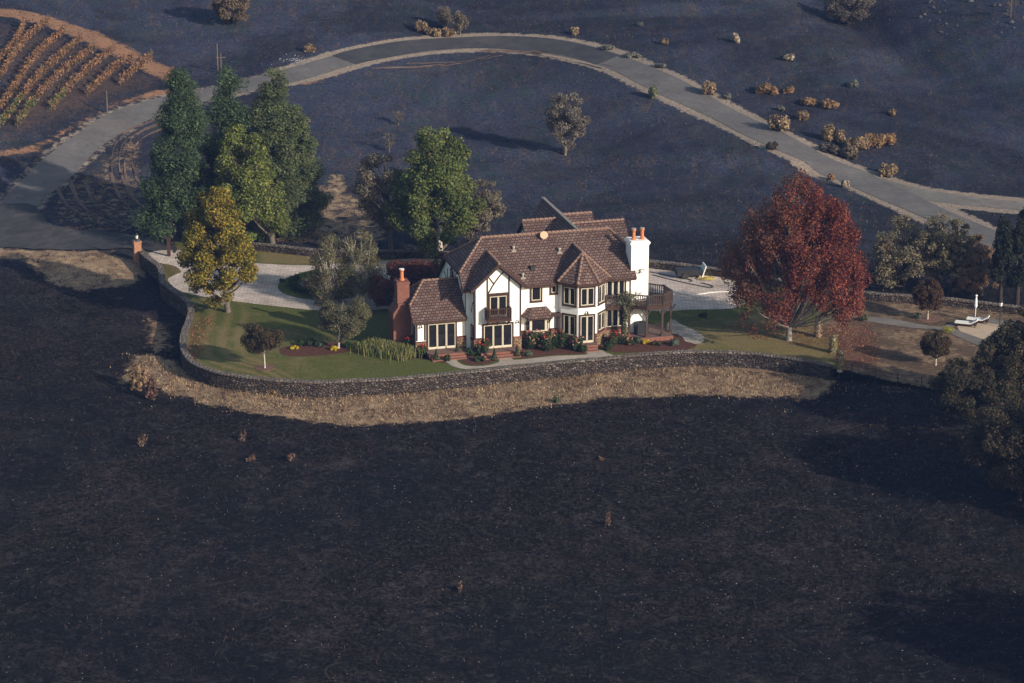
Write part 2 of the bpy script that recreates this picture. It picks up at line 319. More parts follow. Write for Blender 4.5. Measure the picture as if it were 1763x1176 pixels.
# burned ground / dry grass.  attribute gcol: R dry grass, G bare gravel, B reddish dry soil, A patchy burn
def groundmat():
    m=M_('burned_ground',0.95,0.05)
    R_,G_,B_=m.attr('gcol','Red'),m.attr('gcol','Green'),m.attr('gcol','Blue'); A_=m.attr('gcol','A')
    big=m.noise(0.05,5,0.65); fine=m.noise(3.2,7,0.78); mid=m.noise(0.45,6,0.72)
    sp=m.n('ShaderNodeSeparateXYZ'); m.l(m.co(),sp.inputs[0]); far_haze=m.n('ShaderNodeMapRange'); far_haze.inputs[1].default_value=12; far_haze.inputs[2].default_value=62; m.l(m.math('ADD',sp.outputs[1],m.math('MULTIPLY',m.math('SUBTRACT',big,0.5),60)),far_haze.inputs[0])
    char=m.mix(far_haze.outputs[0],m.ramp(fine,[(0.38,(0.0008,0.0008,0.001)),(0.5,(0.0055,0.0047,0.0044)),(0.63,(0.028,0.024,0.024))]),m.ramp(fine,[(0.34,(0.012,0.016,0.028)),(0.5,(0.030,0.037,0.064)),(0.66,(0.064,0.070,0.102))]))  # distant char painted paler and bluer to stand for haze
    brown=m.ramp(fine,[(0.38,(0.004,0.003,0.004)),(0.62,(0.045,0.027,0.030))])
    c=m.mix(m.ramp(m.math('ADD',m.math('MULTIPLY',mid,0.6),m.math('MULTIPLY',big,0.4)),[(0.50,0.),(0.66,0.75)]),char,brown)
    green=m.math('MULTIPLY',m.ramp(m.noise(0.11,5,0.75),[(0.47,0.),(0.60,1.)]),m.ramp(m.noise(1.1,5,0.8),[(0.46,0.),(0.58,0.8)])); c=m.mix(m.math('MULTIPLY',green,m.math('ADD',m.math('MULTIPLY',far_haze.outputs[0],0.9),0.08)),c,(0.022,0.048,0.034))
    st_=m.noise(0.16,6,0.8,m.vecscale(m.co(),(3.0,0.7,1)),2.0); c=m.mix(m.math('MULTIPLY',m.ramp(st_,[(0.50,0.),(0.64,0.75)]),far_haze.outputs[0]),c,m.ramp(fine,[(0.4,(0.020,0.015,0.018)),(0.6,(0.125,0.092,0.078))]))
    c=m.mix(m.ramp(m.noise(0.022,4,0.7,dist=1.0),[(0.42,0.6),(0.54,0.)]),c,(0.005,0.006,0.009))
    pat=m.math('MULTIPLY',m.ramp(m.noise(0.07,7,0.82,dist=1.2),[(0.50,0.),(0.66,1.)]),m.ramp(m.noise(1.6,6,0.85),[(0.42,0.),(0.62,0.65)])); c=m.mix(pat,c,(0.055,0.043,0.044))
    ash=m.ramp(m.noise(0.7,7,0.85,dist=1.5),[(0.52,0.),(0.70,0.7)]); c=m.mix(ash,c,(0.060,0.054,0.058))
    c=m.mix(m.ramp(m.math('ADD',A_,m.math('MULTIPLY',m.math('SUBTRACT',m.noise(0.8,6,0.8,dist=1.),0.5),1.6)),[(0.50,0.),(0.85,0.65)]),c,m.ramp(fine,[(0.3,(0.035,0.023,0.02)),(0.7,(0.125,0.08,0.062))]))
    # white and tan flecks (ash, pebbles)
    vf=m.vor(2.6,'F1'); vc=m.vor(2.6,'F1',None,'Color'); sc=m.n('ShaderNodeSeparateColor'); m.l(vc,sc.inputs[0])
    fl=m.math('MULTIPLY',m.math('LESS_THAN',vf,0.14),m.math('GREATER_THAN',sc.outputs[0],0.90)); c=m.mix(m.math('MULTIPLY',fl,0.6),c,(0.26,0.23,0.22))
    dryc=m.ramp(m.noise(1.1,7,0.8,dist=0.8),[(0.25,(0.10,0.062,0.036)),(0.42,(0.21,0.14,0.085)),(0.58,(0.33,0.235,0.145)),(0.75,(0.43,0.33,0.22))])
    dryc=m.mix(m.ramp(m.noise(0.35,7,0.85,dist=1),[(0.46,0.),(0.62,0.85)]),dryc,(0.085,0.052,0.04))
    edge=m.math('MULTIPLY',m.math('SUBTRACT',m.noise(0.9,7,0.82,dist=0.6),0.5),1.7)
    def mask(ch): return m.ramp(m.math('ADD',ch,edge),[(0.40,0.),(0.60,1.)])
    redc=m.ramp(fine,[(0.3,(0.13,0.062,0.035)),(0.7,(0.33,0.19,0.115))])
    grav=m.ramp(fine,[(0.36,(0.12,0.096,0.077)),(0.64,(0.32,0.26,0.205))])
    c=m.mix(mask(R_),c,dryc); c=m.mix(mask(B_),c,redc); c=m.mix(mask(G_),c,grav)
    m.color(c); m.bump(m.math('ADD',m.math('MULTIPLY',mid,0.5),m.math('MULTIPLY',fine,0.6)),0.6,0.22); return m.m
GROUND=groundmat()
# lawn.  attribute gcol: R dry/bleached, G bare dirt, B leaf litter, A distance to the wall / 20
def lawnmat():
    m=M_('lawn_grass',0.95,0.05)
    R_,G_,B_=m.attr('gcol','Red'),m.attr('gcol','Green'),m.attr('gcol','Blue'); A_=m.attr('gcol','A')
    fine=m.noise(3.5,5,0.8); mid=m.noise(0.5,5,0.7)
    g=m.ramp(fine,[(0.3,(0.040,0.050,0.011)),(0.7,(0.115,0.120,0.036))]); y=m.ramp(fine,[(0.3,(0.105,0.085,0.034)),(0.7,(0.21,0.165,0.075))])
    st=m.math('SINE',m.math('MULTIPLY',A_,20*6.283/1.55)); st=m.math('MULTIPLY',m.math('MULTIPLY',m.math('ADD',st,1.0),0.26),m.ramp(A_,[(0.22,1.),(0.34,0.)]))
    edge=m.math('MULTIPLY',m.math('SUBTRACT',mid,0.5),1.5)
    dry=m.ramp(m.math('ADD',m.math('ADD',R_,edge),st),[(0.35,0.),(1.1,1.)]); c=m.mix(dry,g,y)
    dirt=m.ramp(m.noise(1.0,7,0.85,dist=1),[(0.38,(0.045,0.03,0.024)),(0.5,(0.15,0.102,0.064)),(0.62,(0.30,0.21,0.135))])
    dirt=m.mix(m.ramp(m.noise(0.25,5,0.7),[(0.44,0.),(0.58,0.85)]),dirt,(0.075,0.052,0.036))
    c=m.mix(m.ramp(m.math('ADD',G_,edge),[(0.4,0.),(0.6,1.)]),c,dirt)
    lit=m.ramp(m.noise(4,3,0.9),[(0.35,(0.06,0.03,0.02)),(0.6,(0.15,0.065,0.04)),(0.75,(0.28,0.15,0.09))])
    c=m.mix(m.ramp(m.math('ADD',B_,m.math('MULTIPLY',m.math('SUBTRACT',m.noise(1.3,7,0.9),0.5),3.0)),[(0.55,0.),(0.75,.85)]),c,lit)
    m.color(c); m.bump(fine,0.7,0.06); return m.m
LAWN=lawnmat()
#@@SETTING
# ============================================================ GROUND
def gpoly(pix): return [(p.x,p.y) for p in (G(*q) for q in pix)]
def gline(pix,n=5): return [(p.x,p.y) for p in (G(*q) for q in smooth(pix,n))]
ROAD_MAIN=gline([(-40,425),(0,388),(38,345),(75,312),(110,278),(150,244),(200,212),(250,191),(300,176),(370,160),(450,142),(510,128),(560,113),(620,96),(700,82),(780,75),(860,73),(940,79),(1000,90),(1060,107),(1110,128),(1170,158),(1230,189),(1300,223),(1380,262),(1460,300),(1540,337),(1620,373),(1717,417),(1800,455)],4)
ROAD_BRANCH=gline([(1500,312),(1560,330),(1626,341),(1702,350),(1780,357)],4)
FORE=dict(dry=[
 ([(330,650),(300,625),(265,610),(232,612),(205,662),(240,655),(300,680),(380,700),(450,712),(600,733),(700,727),(800,722),(930,702),(1050,684),(1200,680),(1330,683),(1395,688),(1425,672),(1440,650),(1440,622),(1160,596),(900,625),(520,646),(400,636)],1.0),
 ([(30,432),(110,438),(180,436),(240,450),(248,478),(215,492),(150,500),(90,490),(70,470)],1.0),
 ([(-20,428),(110,432),(190,432),(190,444),(-20,446)],1.0),
 ([(248,545),(290,555),(300,600),(262,612),(252,590)],0.7),
 ([(420,335),(560,318),(660,350),(680,412),(560,424),(440,412),(330,408),(330,380)],0.55),
 ([(560,300),(590,300),(600,360),(570,350)],0.8),
 ([(700,380),(790,380),(780,428),(690,425)],0.35),
 ([(85,345),(210,240),(250,240),(262,395),(150,396),(80,384)],0.42),
 ([(1180,640),(1420,655),(1400,690),(1180,680)],0.6),
 ([(1450,640),(1600,662),(1620,700),(1560,690),(1440,668)],0.35),
 ([(1600,700),(1763,640),(1763,760),(1650,760)],0.35),
 ],red=[
 ([(-20,14),(20,14),(90,28),(170,55),(250,95),(300,118),(318,138),(290,142),(240,120),(190,95),(120,62),(60,40),(0,28),(-20,28)],0.75),
 ([(-20,262),(60,250),(130,212),(190,180),(250,158),(300,150),(306,160),(240,172),(180,190),(120,225),(60,262),(-20,275)],0.8),
 ([(0,330),(60,290),(95,262),(115,240),(105,262),(70,300),(25,345),(-5,348)],0.6),
 ([(215,188),(300,165),(300,173),(230,195)],0.9),
 ([(490,125),(560,98),(640,78),(720,64),(820,58),(820,64),(700,72),(620,86),(560,104),(500,124)],0.85),
 ([(500,140),(560,128),(590,118),(600,124),(560,138),(520,150)],0.7),
 ([(60,395),(140,385),(250,395),(262,400),(140,398)],0.5),
 ([(460,170),(470,250),(500,300),(560,310),(560,290)],0.0),
 ],burn=[  # half burned patches showing soil and stubble
 ([(90,380),(80,300),(150,240),(270,190),(262,395)],0.55),
 ([(-20,30),(120,60),(220,100),(300,140),(180,190),(-20,265)],0.85),
 ([(200,600),(210,680),(330,700),(300,620)],0.6),
 ([(835,765),(870,755),(910,800),(915,850),(880,840),(840,800)],0.6),
 ([(560,20),(820,30),(820,60),(600,80),(480,120)],0.25),
 ([(800,290),(1050,260),(1200,310),(1230,390),(1150,430),(950,330)],0.22),
 ([(1600,160),(1700,150),(1763,300),(1650,320),(1560,240)],0.22),
 ([(1300,560),(1763,600),(1763,1176),(1300,900)],0.02),
 ([(0,240),(60,240),(60,340),(0,340)],0.35),
 ([(600,90),(900,85),(1100,140),(850,100),(700,110),(600,130)],0.25),
 ])
TRACKS=[[(270,205),(215,230),(195,260),(190,300),(212,345),(235,370),(232,385),(205,400)],[(280,212),(225,238),(208,262),(206,300),(235,345),(258,365)],[(120,310),(140,350),(160,370),(200,385)],[(95,318),(120,355),(165,385),(205,398)],[(820,88),(900,90),(980,105),(1040,120)],[(700,110),(800,105),(880,90),(940,95)],[(640,118),(760,112),(850,96)]]
def soft(x,y,poly,val,wd=1.6):
    P=poly; ins=inside(P,x,y); d=pdist(P,x,y); s=np.where(ins,d,-d); return val*np.clip(0.5+s/(2*wd),0,1)
def grid(x0,x1,y0,y1,st):
    xs=np.arange(x0,x1+1e-6,st); ys=np.arange(y0,y1+1e-6,st); X,Y=np.meshgrid(xs,ys); return xs,ys,X.ravel(),Y.ravel()
def gridfaces(nx,ny):
    i=np.arange(nx-1)[None,:]+np.arange(ny-1)[:,None]*nx; i=i.ravel(); return np.stack([i,i+1,i+1+nx,i+nx],1)
# irregular spacing: fine in view, coarse far away
def axis(a,b,fa,fb,st,far): 
    c=list(np.arange(fa,fb+1e-6,st)); v=fa; k=st
    L=[];
    while v>a: k*=1.18; v-=k; L.append(v)
    v=fb; k=st; Rr=[]
    while v<b: k*=1.18; v+=k; Rr.append(v)
    return np.array(L[::-1]+c+Rr)
xs=axis(-520,520,-66,82,0.62,1); ys=axis(-420,620,-86,150,0.7,1)
X,Y=np.meshgrid(xs,ys); X=X.ravel(); Y=Y.ravel(); print('terrain',len(X))
Z=H0(X,Y); insd=inside(PADPOLY,X,Y); dpad=pdist(PADPOLY,X,Y)
Z=Z+(~insd)*(wob(X,Y,2.3,21)*0.10+wob(X,Y,5,22)*0.10)*sstep(0.5,4,dpad)
Z=np.where(insd,np.minimum(Z,PAD-0.1)-0.5*sstep(0.0,0.6,dpad),Z)
dm=np.minimum(pdist(ROAD_MAIN,X,Y,False),pdist(ROAD_BRANCH,X,Y,False))
rd=1-sstep(3.0,6.0,dm); Z=Z-rd*(~insd)*(wob(X,Y,2.3,21)*0.10+wob(X,Y,5,22)*0.10)*sstep(0.5,4,dpad)
g=np.zeros((len(X),4),np.float32)
for k,ch,wd in (('dry',0,1.2),('red',2,1.0),('burn',3,4.0)):
    for px,val in FORE[k]: g[:,ch]=np.maximum(g[:,ch],soft(X,Y,gpoly(px),val,wd))
g[:,0]*= (1-sstep(1.5,6,np.where(insd,dpad,0)))
gx,gy=X,Y
right=sstep(20,40,X)
g[:,1]=np.maximum(g[:,1],np.where(X<-30,(1-sstep(2.6,3.7,dm))*.5,(1-sstep(2.8,3.9,dm))*.82)*sstep(0,10,Y-20))
for tr in []: g[:,3]=np.maximum(g[:,3],(1-sstep(0.25,0.8,pdist(gline(tr,3),X,Y,False)))*0.95)
gv=np.stack([X,Y,Z],1)
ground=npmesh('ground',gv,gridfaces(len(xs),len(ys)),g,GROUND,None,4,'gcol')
ground.data.polygons.foreach_set('use_smooth',[True]*len(ground.data.polygons)); tag(ground,kind='structure')
# ---- roads
def strip(name,line,width,mat,dz=0.07,nc=6,trim=None):
    P=np.array(line); d=np.gradient(P,axis=0); L=np.hypot(d[:,0],d[:,1])[:,None]; nrm=np.stack([-d[:,1],d[:,0]],1)/L
    acc=np.concatenate([[0],np.cumsum(np.hypot(*np.diff(P,axis=0).T))]); s=np.arange(0,acc[-1],1.0)
    px=np.interp(s,acc,P[:,0]); py=np.interp(s,acc,P[:,1]); nx=np.interp(s,acc,nrm[:,0]); ny=np.interp(s,acc,nrm[:,1])
    V=[];
    for i in range(len(s)):
        for j in range(nc+1):
            t=(j/nc-0.5)*(width+0.35*math.sin(s[i]*0.31+j)*(j in(0,nc))); x,y=px[i]+nx[i]*t,py[i]+ny[i]*t; V.append((x,y))
    V=np.array(V); z=H0(V[:,0],V[:,1])+(0 if name.startswith('road') or name=='track' else 1)*(wob(V[:,0],V[:,1],2.3,21)*0.10+wob(V[:,0],V[:,1],5,22)*0.10)+dz
    o=npmesh(name,np.column_stack([V,z]),gridfaces(nc+1,len(s)),None,mat); return tag(o,kind='structure')
strip('road',ROAD_MAIN,4.2,ASPH,0.035)
for tr in TRACKS: strip('tyre_track',gline(tr,4),0.24,TYRE,0.05,2); strip('tyre_track',[(a[0]+1.5,a[1]+.2) for a in gline(tr,4)],0.2,TYRE,0.05,2)
strip('track',ROAD_BRANCH,3.6,TRACKM,0.03)
strip('road_patch',gline([(592,104),(620,96),(700,82),(780,75),(860,73),(940,79),(1000,90),(1052,105)],4),4.15,ASPHD,0.05)
# asphalt yard outside the gate, the pines' shade put into its dark colour
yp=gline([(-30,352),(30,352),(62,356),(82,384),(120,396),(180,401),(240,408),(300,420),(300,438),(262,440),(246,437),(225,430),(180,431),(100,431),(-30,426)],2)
def sheet(name,poly,mat,dz,step=1.0,zf=None):   # drape a polygon on the terrain
    poly=np.array(poly); x0,y0=poly.min(0); x1,y1=poly.max(0); import bmesh
    bm=bmesh.new(); vs_=[bm.verts.new((p[0],p[1],0)) for p in poly]; bm.faces.new(vs_)
    for axis_,a,b in ((0,x0,x1),(1,y0,y1)):
        k=a+step
        while k<b:
            co=[0,0,0]; no=[0,0,0]; co[axis_]=k; no[axis_]=1
            bmesh.ops.bisect_plane(bm,geom=bm.verts[:]+bm.edges[:]+bm.faces[:],plane_co=co,plane_no=no); k+=step
    for v in bm.verts:
        x,y=v.co.x,v.co.y; v.co.z=(PAD if zf=='pad' else float(H0(x,y)+wob(x,y,2.3,21)*0.1+wob(x,y,5,22)*0.1))+dz
    bmesh.ops.recalc_face_normals(bm,faces=bm.faces[:])
    me=bpy.data.meshes.new(name); bm.to_mesh(me); bm.free()
    if me.polygons and me.polygons[0].normal.z<0: me.flip_normals()
    return tag(link(name,me,mat),kind='structure')
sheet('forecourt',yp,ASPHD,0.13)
# ---- the walled garden, one sheet of lawn and bare soil
xs2=np.arange(PADPOLY[:,0].min(),PADPOLY[:,0].max()+.4,0.4); ys2=np.arange(PADPOLY[:,1].min(),PADPOLY[:,1].max()+.4,0.4)
X,Y=np.meshgrid(xs2,ys2); X=X.ravel(); Y=Y.ravel(); Fq=gridfaces(len(xs2),len(ys2))
cx=X[Fq].mean(1); cy=Y[Fq].mean(1); Fq=Fq[inside(PADPOLY,cx,cy)]
used=np.unique(Fq); remap=np.full(len(X),-1); remap[used]=np.arange(len(used)); Fq=remap[Fq]; X=X[used]; Y=Y[used]
ppoly=lambda pix:[(onz(a,b,PAD).x,onz(a,b,PAD).y) for a,b in pix]
g=np.zeros((len(X),4),np.float32)
for px,val,ch,wd in [
  ([(330,560),(440,545),(540,560),(640,600),(700,640),(560,655),(400,640),(330,610)],0.30,0,2),
  ([(445,432),(530,438),(600,445),(600,456),(450,453)],0.85,0,.6),
  ([(330,520),(450,530),(640,540),(640,575),(450,560),(340,560)],-0.3,0,2),
  ([(1150,596),(1220,570),(1300,545),(1420,560),(1440,628),(1300,603),(1170,602)],1.0,0,3),
  ([(1480,500),(1763,515),(1790,710),(1450,640),(1430,600),(1400,575),(1440,520)],0.95,1,2),
  ([(1400,560),(1500,555),(1520,600),(1510,640),(1445,635),(1420,600)],0.8,2,1.5),
  ([(1300,540),(1480,540),(1500,575),(1420,600),(1330,585)],0.35,2,1.5),
  ([(325,560),(340,560),(340,610),(330,622),(320,600)],0.8,2,.4),
  ([(268,452),(300,440),(315,460),(310,480),(285,482)],0.6,2,.5),
  ([(660,640),(900,618),(1150,600),(1150,606),(900,637),(660,655)],-0.3,0,1),
  ([(520,630),(640,600),(760,625),(760,642),(560,655)],-0.2,0,1)]:
    v=soft(X,Y,ppoly(px),abs(val),wd); g[:,ch]=np.maximum(g[:,ch],v) if val>0 else g[:,ch]+val*v/abs(val)
g[:,0]+=0.26
WXY=[(p.x,p.y) for p in W_FRONT]; g[:,3]=pdist(WXY,X,Y,False)/20+.4*sstep(-24,-14,X)
lawn=npmesh('lawn',np.column_stack([X,Y,np.full(len(X),PAD)]),Fq,g,LAWN,None,4,'gcol'); tag(lawn,kind='structure')
# ---- paving on the pad
DRIVE=[(255,437),(275,430),(305,430),(330,438),(400,449),(450,454),(530,457),(620,452),(700,446),(790,443),(900,446),(1000,452),(1117,462),(1190,472),(1252,480),(1292,500),(1288,518),(1262,531),(1190,533),(1110,534),(1000,500),(900,480),(800,480),(765,520),(720,527),(640,534),(560,535),(500,530),(430,522),(363,513),(312,502),(289,483),(300,474),(312,468),(300,458),(270,452)]
sheet('driveway',ppoly(smooth(DRIVE,3)),PAVERS,0.015,3,'pad')
def ringpts(c,r0,n=48,a0=0,a1=6.2832): return [(c[0]+r0*math.cos(a0+(a1-a0)*i/n),c[1]+r0*math.sin(a0+(a1-a0)*i/n)) for i in range(n)]
IC=onz(563,492,PAD)
def disc(name,c,r,mat,dz,kind='structure'):
    b=MB(); pts=ringpts(c,r); b.prism(pts,PAD+dz-0.05,PAD+dz); return tag(b.build(name,mat),kind=kind)
disc('lawn_island',(IC.x,IC.y),4.75,LAWN,0.07)
disc('mulch_island',(IC.x,IC.y),2.35,MULCH,0.09)
WALK=[(757,616),(781,614),(788,623),(803,630),(835,630),(858,624),(861,617),(880,616),(886,620),(918,617),(956,613),(1007,611),(1013,605),(1035,603),(1045,608),(1061,614),(1045,617),(1013,616),(918,625),(855,631),(803,636),(778,630)]
sheet('garden_path',ppoly(smooth(WALK,3)),PATHC,0.02,3,'pad')
sheet('side_path',ppoly(smooth([(1160,550),(1175,560),(1195,568),(1212,580),(1210,590),(1195,592),(1170,585),(1148,570),(1150,555)],2)),PATHC,0.016,3,'pad')
for i,(nm,pl) in enumerate([('flower_bed',[(735,590),(770,600),(790,600),(835,603),(852,612),(850,624),(815,629),(796,624),(785,612),(765,625),(730,618),(690,612),(700,596)]),
   ('flower_bed',[(856,602),(900,590),(990,590),(1008,600),(1008,609),(955,611),(915,616),(880,617),(862,612)]),
   ('flower_bed',[(1030,590),(1100,580),(1165,575),(1180,588),(1200,594),(1180,603),(1110,606),(1060,607),(1035,600)]),
   ('flower_bed',[(482,600),(520,592),(590,590),(607,598),(600,606),(560,612),(500,614),(483,608)]),
   ('flower_bed',[(636,590),(700,600),(760,618),(750,622),(690,612),(640,602)])]):
    sheet(nm,ppoly(smooth(pl+[pl[0]],2)[:-1]),MULCH,0.024,3,'pad')
c=onz(456,633,PAD); disc('tree_ring',(c.x,c.y),0.9,MULCHP,0.03)
c=onz(1597,549,PAD); disc('tree_ring',(c.x,c.y),1.1,MULCHP,0.03)
# right-hand garden: curved path and oval terrace
sheet('curved_path',ppoly(smooth([(1480,545),(1530,548),(1580,558),(1622,563),(1650,552),(1700,548),(1763,560),(1800,568),(1800,575),(1763,569),(1700,556),(1660,558),(1640,565),(1680,580),(1730,600),(1725,606),(1670,590),(1625,570),(1570,565),(1480,552)],2)),TRACKM,0.03,3,'pad')
sheet('terrace',ppoly(smooth([(1648,562),(1670,553),(1720,551),(1763,560),(1800,572),(1790,600),(1735,605),(1690,588),(1655,572),(1648,562)],3)[:-1]),SANDP,0.02,3,'pad')
# ============================================================ STONE WALLS
def wall(name,pts,zb,th,label,capw=0.62,group=None):
    root=empty(name,(pts[0].x,pts[0].y,PAD),0,label,'stone wall',group); o0=Vector((pts[0].x,pts[0].y,PAD))
    P=np.array([(p.x,p.y,p.z) for p in pts]); d=np.gradient(P[:,:2],axis=0); n=np.stack([-d[:,1],d[:,0]],1)/np.hypot(d[:,0],d[:,1])[:,None]
    b=MB(); c=MB(); V=[];W=[]
    for i in range(len(P)):
        x,y,z=P[i]; jj=random.uniform(-.03,.03)
        for s in (-1,1):
            for zz,k in ((zb(x,y),1.12),(z-0.12,1.0)): V.append((x+n[i,0]*s*th/2*k-o0.x,y+n[i,1]*s*th/2*k-o0.y,zz-o0.z))
            for zz in (z-0.12,z+jj): W.append((x+n[i,0]*s*capw/2-o0.x,y+n[i,1]*s*capw/2-o0.y,zz-o0.z))
    N=len(P)
    def fs(): 
        f=[]
        for i in range(N-1):
            a=i*4; e=a+4
            f+=[(a,a+1,e+1,e),(a+1,a+3,e+3,e+1),(a+3,a+2,e+2,e+3),(a+2,a,e,e+2)]
        return f+[(0,2,3,1),(4*N-4,4*N-3,4*N-1,4*N-2)]
    b.add(V,fs()).build('wall_body',FIELDSTONE,root); c.add(W,fs()).build('cap',CAPSTONE,root); return root
def resamp(pts,st):
    P=np.array([(p.x,p.y,p.z) for p in pts]); a=np.concatenate([[0],np.cumsum(np.hypot(*np.diff(P[:,:2],axis=0).T))]); s=np.arange(0,a[-1],st)
    return [Vector((np.interp(q,a,P[:,0]),np.interp(q,a,P[:,1]),np.interp(q,a,P[:,2]))) for q in s]
zbf=lambda x,y: min(float(H0(x,y)),PAD)-0.5
wall('stone_wall',resamp(W_FRONT,0.7),zbf,0.5,'long curving fieldstone retaining wall along the near edge of the lawn')
wall('stone_wall',resamp(W_BACK,0.9),zbf,0.5,'low fieldstone wall running behind the house along the burned field')
# ============================================================ HOUSE
O=Vector((-3.3619,-2.7938,0)); TH=R(15)
HOUSE_LABEL='large white half-timbered house with brown tiled roofs and terracotta chimney pots'
house=empty('house',O,TH,HOUSE_LABEL,'house')
def UV(u,v,z=0): return Vector((O.x+u*math.cos(TH)-v*math.sin(TH),O.y+u*math.sin(TH)+v*math.cos(TH),z))
def part(name,mb,mat,parent=house,label=None,smooth=False):
    o=mb.build(name,mat,parent,smooth)
    if label: o['label']=label
    return o
B0=PAD-0.15
# walls
w1=MB()
w1.extr([(-.5,1.1,B0),(-.5,8.9,B0),(-.5,8.9,5.72),(-.5,7.75,6.62),(-.5,2.25,6.62),(-.5,1.1,5.70)],(15.45,0,0))
w1.extr([(-.5,8.9,B0),(-.5,11.3,B0),(-.5,11.3,3.82),(-.5,8.9,5.70)],(4.5,0,0))
part('wall',w1,STUCCO)
w1=MB(); w1.extr([(-5.1,1.1,B0),(-5.1,7.0,B0),(-5.1,7.0,2.95),(-5.1,5.9,3.9),(-5.1,2.2,3.9),(-5.1,1.1,2.95)],(4.6,0,0)); part('wing_wall',w1,STUCCO)
w1=MB(); w1.extr([(0,0,B0),(4.33,0,B0),(4.33,0,5.98),(2.2,0,7.9),(0,0,5.92)],(0,1.3,0)); part('gable_wall',w1,STUCCO)
TW=[(8.2,1.3),(8.2,.6),(9.45,-.65),(11.2,-.65),(12.45,.6),(12.45,1.3)]
w1=MB().prism(TW,B0,5.74); part('tower_wall',w1,STUCCO)
w1=MB(); w1.extr([(7.5,9.0,B0),(14.9,9.0,B0),(14.9,9.0,5.8),(11.2,9.0,8.75),(7.5,9.0,5.8)],(0,3.0,0)); w1.extr([(10.6,12.0,B0),(14.9,12.0,B0),(14.9,12.0,5.8),(11.2,12.0,8.75),(10.6,12.0,8.2)],(0,4.6,0))
w1.extr([(7.75,8.35,4),(7.75,13.6,4),(7.75,13.6,6.4),(7.75,11,8.45),(7.75,8.35,6.35)],(3,0,0))
w1.extr([(12,7.0,B0),(12,12.6,B0),(12,12.6,6.0),(12,9.8,8.2),(12,7.0,6.0)],(4.7,0,0))
w1.extr([(12,10.9,B0),(12,15.1,B0),(12,15.1,6.6),(12,13,8.15),(12,10.9,6.6)],(2.5,0,0))
part('rear_wall',w1,STUCCO)
# roofs
def roof(name,planes,ridges=(),rakes=()):
    b=MB()
    for p in planes: b.slab(p)
    r=part(name,b,ROOF); c=MB()
    for a,e in ridges:
        a=Vector(a)+Vector((0,0,.03)); e=Vector(e)+Vector((0,0,.03)); L=(e-a).length; n=max(1,int(L/0.38))
        for i in range(n):
            p=a.lerp(e,i/n); q=a.lerp(e,(i+.94)/n); c.tube([p+Vector((0,0,0.03)),q],[.13,.10],6)
    if ridges: part('ridge_tiles',c,RIDGE,r)
    f=MB()
    for a,e in rakes: f.bar(Vector(a)-Vector((0,0,.10)),Vector(e)-Vector((0,0,.10)),.05,.24)
    if rakes: part('fascia',f,TIMBER,r)
    return r
zr=lambda v:5.5+.8*(v-.6)
main=roof('roof',[
 [(-.85,.6,5.5),(15.3,.6,5.5),(15.3,3.3,zr(3.3)),(14.03,5,9.02),(1.95,5,9.02),(-.85,2.1,6.7)],
 [(-.85,2.1,6.7),(1.95,5,9.02),(-.85,7.9,6.7)],
 [(15.3,3.3,7.66),(15.3,6.7,7.66),(14.03,5,9.02)],
 [(15.3,9.4,5.5),(4.2,9.4,5.5),(4.2,11.7,3.66),(-.85,11.7,3.66),(-.85,7.9,6.7),(1.95,5,9.02),(14.03,5,9.02),(15.3,6.7,7.66)]],
 [((1.95,5,9.02),(14.03,5,9.02)),((-.85,2.1,6.7),(1.95,5,9.02)),((1.95,5,9.02),(-.85,7.9,6.7)),((15.3,3.3,7.66),(14.03,5,9.02)),((14.03,5,9.02),(15.3,6.7,7.66))],
 [((-.88,.6,5.5),(-.88,2.1,6.7)),((-.88,2.1,6.7),(-.88,7.9,6.7)),((-.88,7.9,6.7),(-.88,11.7,3.66)),((15.33,.6,5.5),(15.33,3.3,7.66)),((4.75,.57,5.5),(7.9,.57,5.5)),((12.8,.57,5.5),(15.3,.57,5.5)),((-.85,.57,5.5),(-.4,.57,5.5))])
# box vents and dish on the main roof
def vent(u,v,kind=0):
    z=zr(v); b=MB()
    if kind==0: b.tube([(u,v,z-.1),(u,v,z+.28)],.10,8); b.tube([(u,v,z+.26),(u,v,z+.36)],[.17,.12],8); b.box(u-.22,v-.2,z-.17,u+.22,v+.2,z+.0)
    else: b.box(u-.2,v-.2,z-.1,u+.2,v+.2,z+.22); b.box(u-.25,v-.25,z+.22,u+.25,v+.25,z+.27)
    part('roof_vent',b,FLASH if kind==0 else IRON,main)
def onroof(px,py):   # point of the main front slope under a pixel
    d=Vector(ray(px,py)); n=Vector((0,-.8,1)); n=Matrix.Rotation(TH,3,'Z')@n; p0=UV(0,.6,5.5); c=Vector(CAM)
    t=(p0-c).dot(n)/d.dot(n); p=c+d*t; q=Matrix.Rotation(-TH,3,'Z')@(p-O); return q.x,q.y
for x,y,k in ((884,430,0),(900,477,0),(917,463,1),(963,433,0)): vent(*onroof(x,y),k)
u,v=onroof(936,412); b=MB(); z=zr(v); b.tube([(u,v,z-.1),(u,v-.1,z+.38)],.03,5); b.tube([(u-.02,v-.22,z+.46),(u,v-.16,z+.43),(u,v-.12,z+.40)],[.36,.27,.05],14); part('dish',b,DISH,main)
roof('gable_roof',[
 [(2.2,-.45,8.05),(2.2,3.78,8.05),(-.4,.87,5.72),(-.4,-.45,5.72)],
 [(2.2,-.45,8.05),(4.75,-.45,5.76),(4.75,.92,5.76),(2.2,3.78,8.05)]],
 [((2.2,-.45,8.05),(2.2,3.78,8.05))],[((2.2,-.47,8.05),(-.4,-.47,5.72)),((2.2,-.47,8.05),(4.75,-.47,5.76)),((-.42,-.45,5.72),(-.42,.8,5.72))])
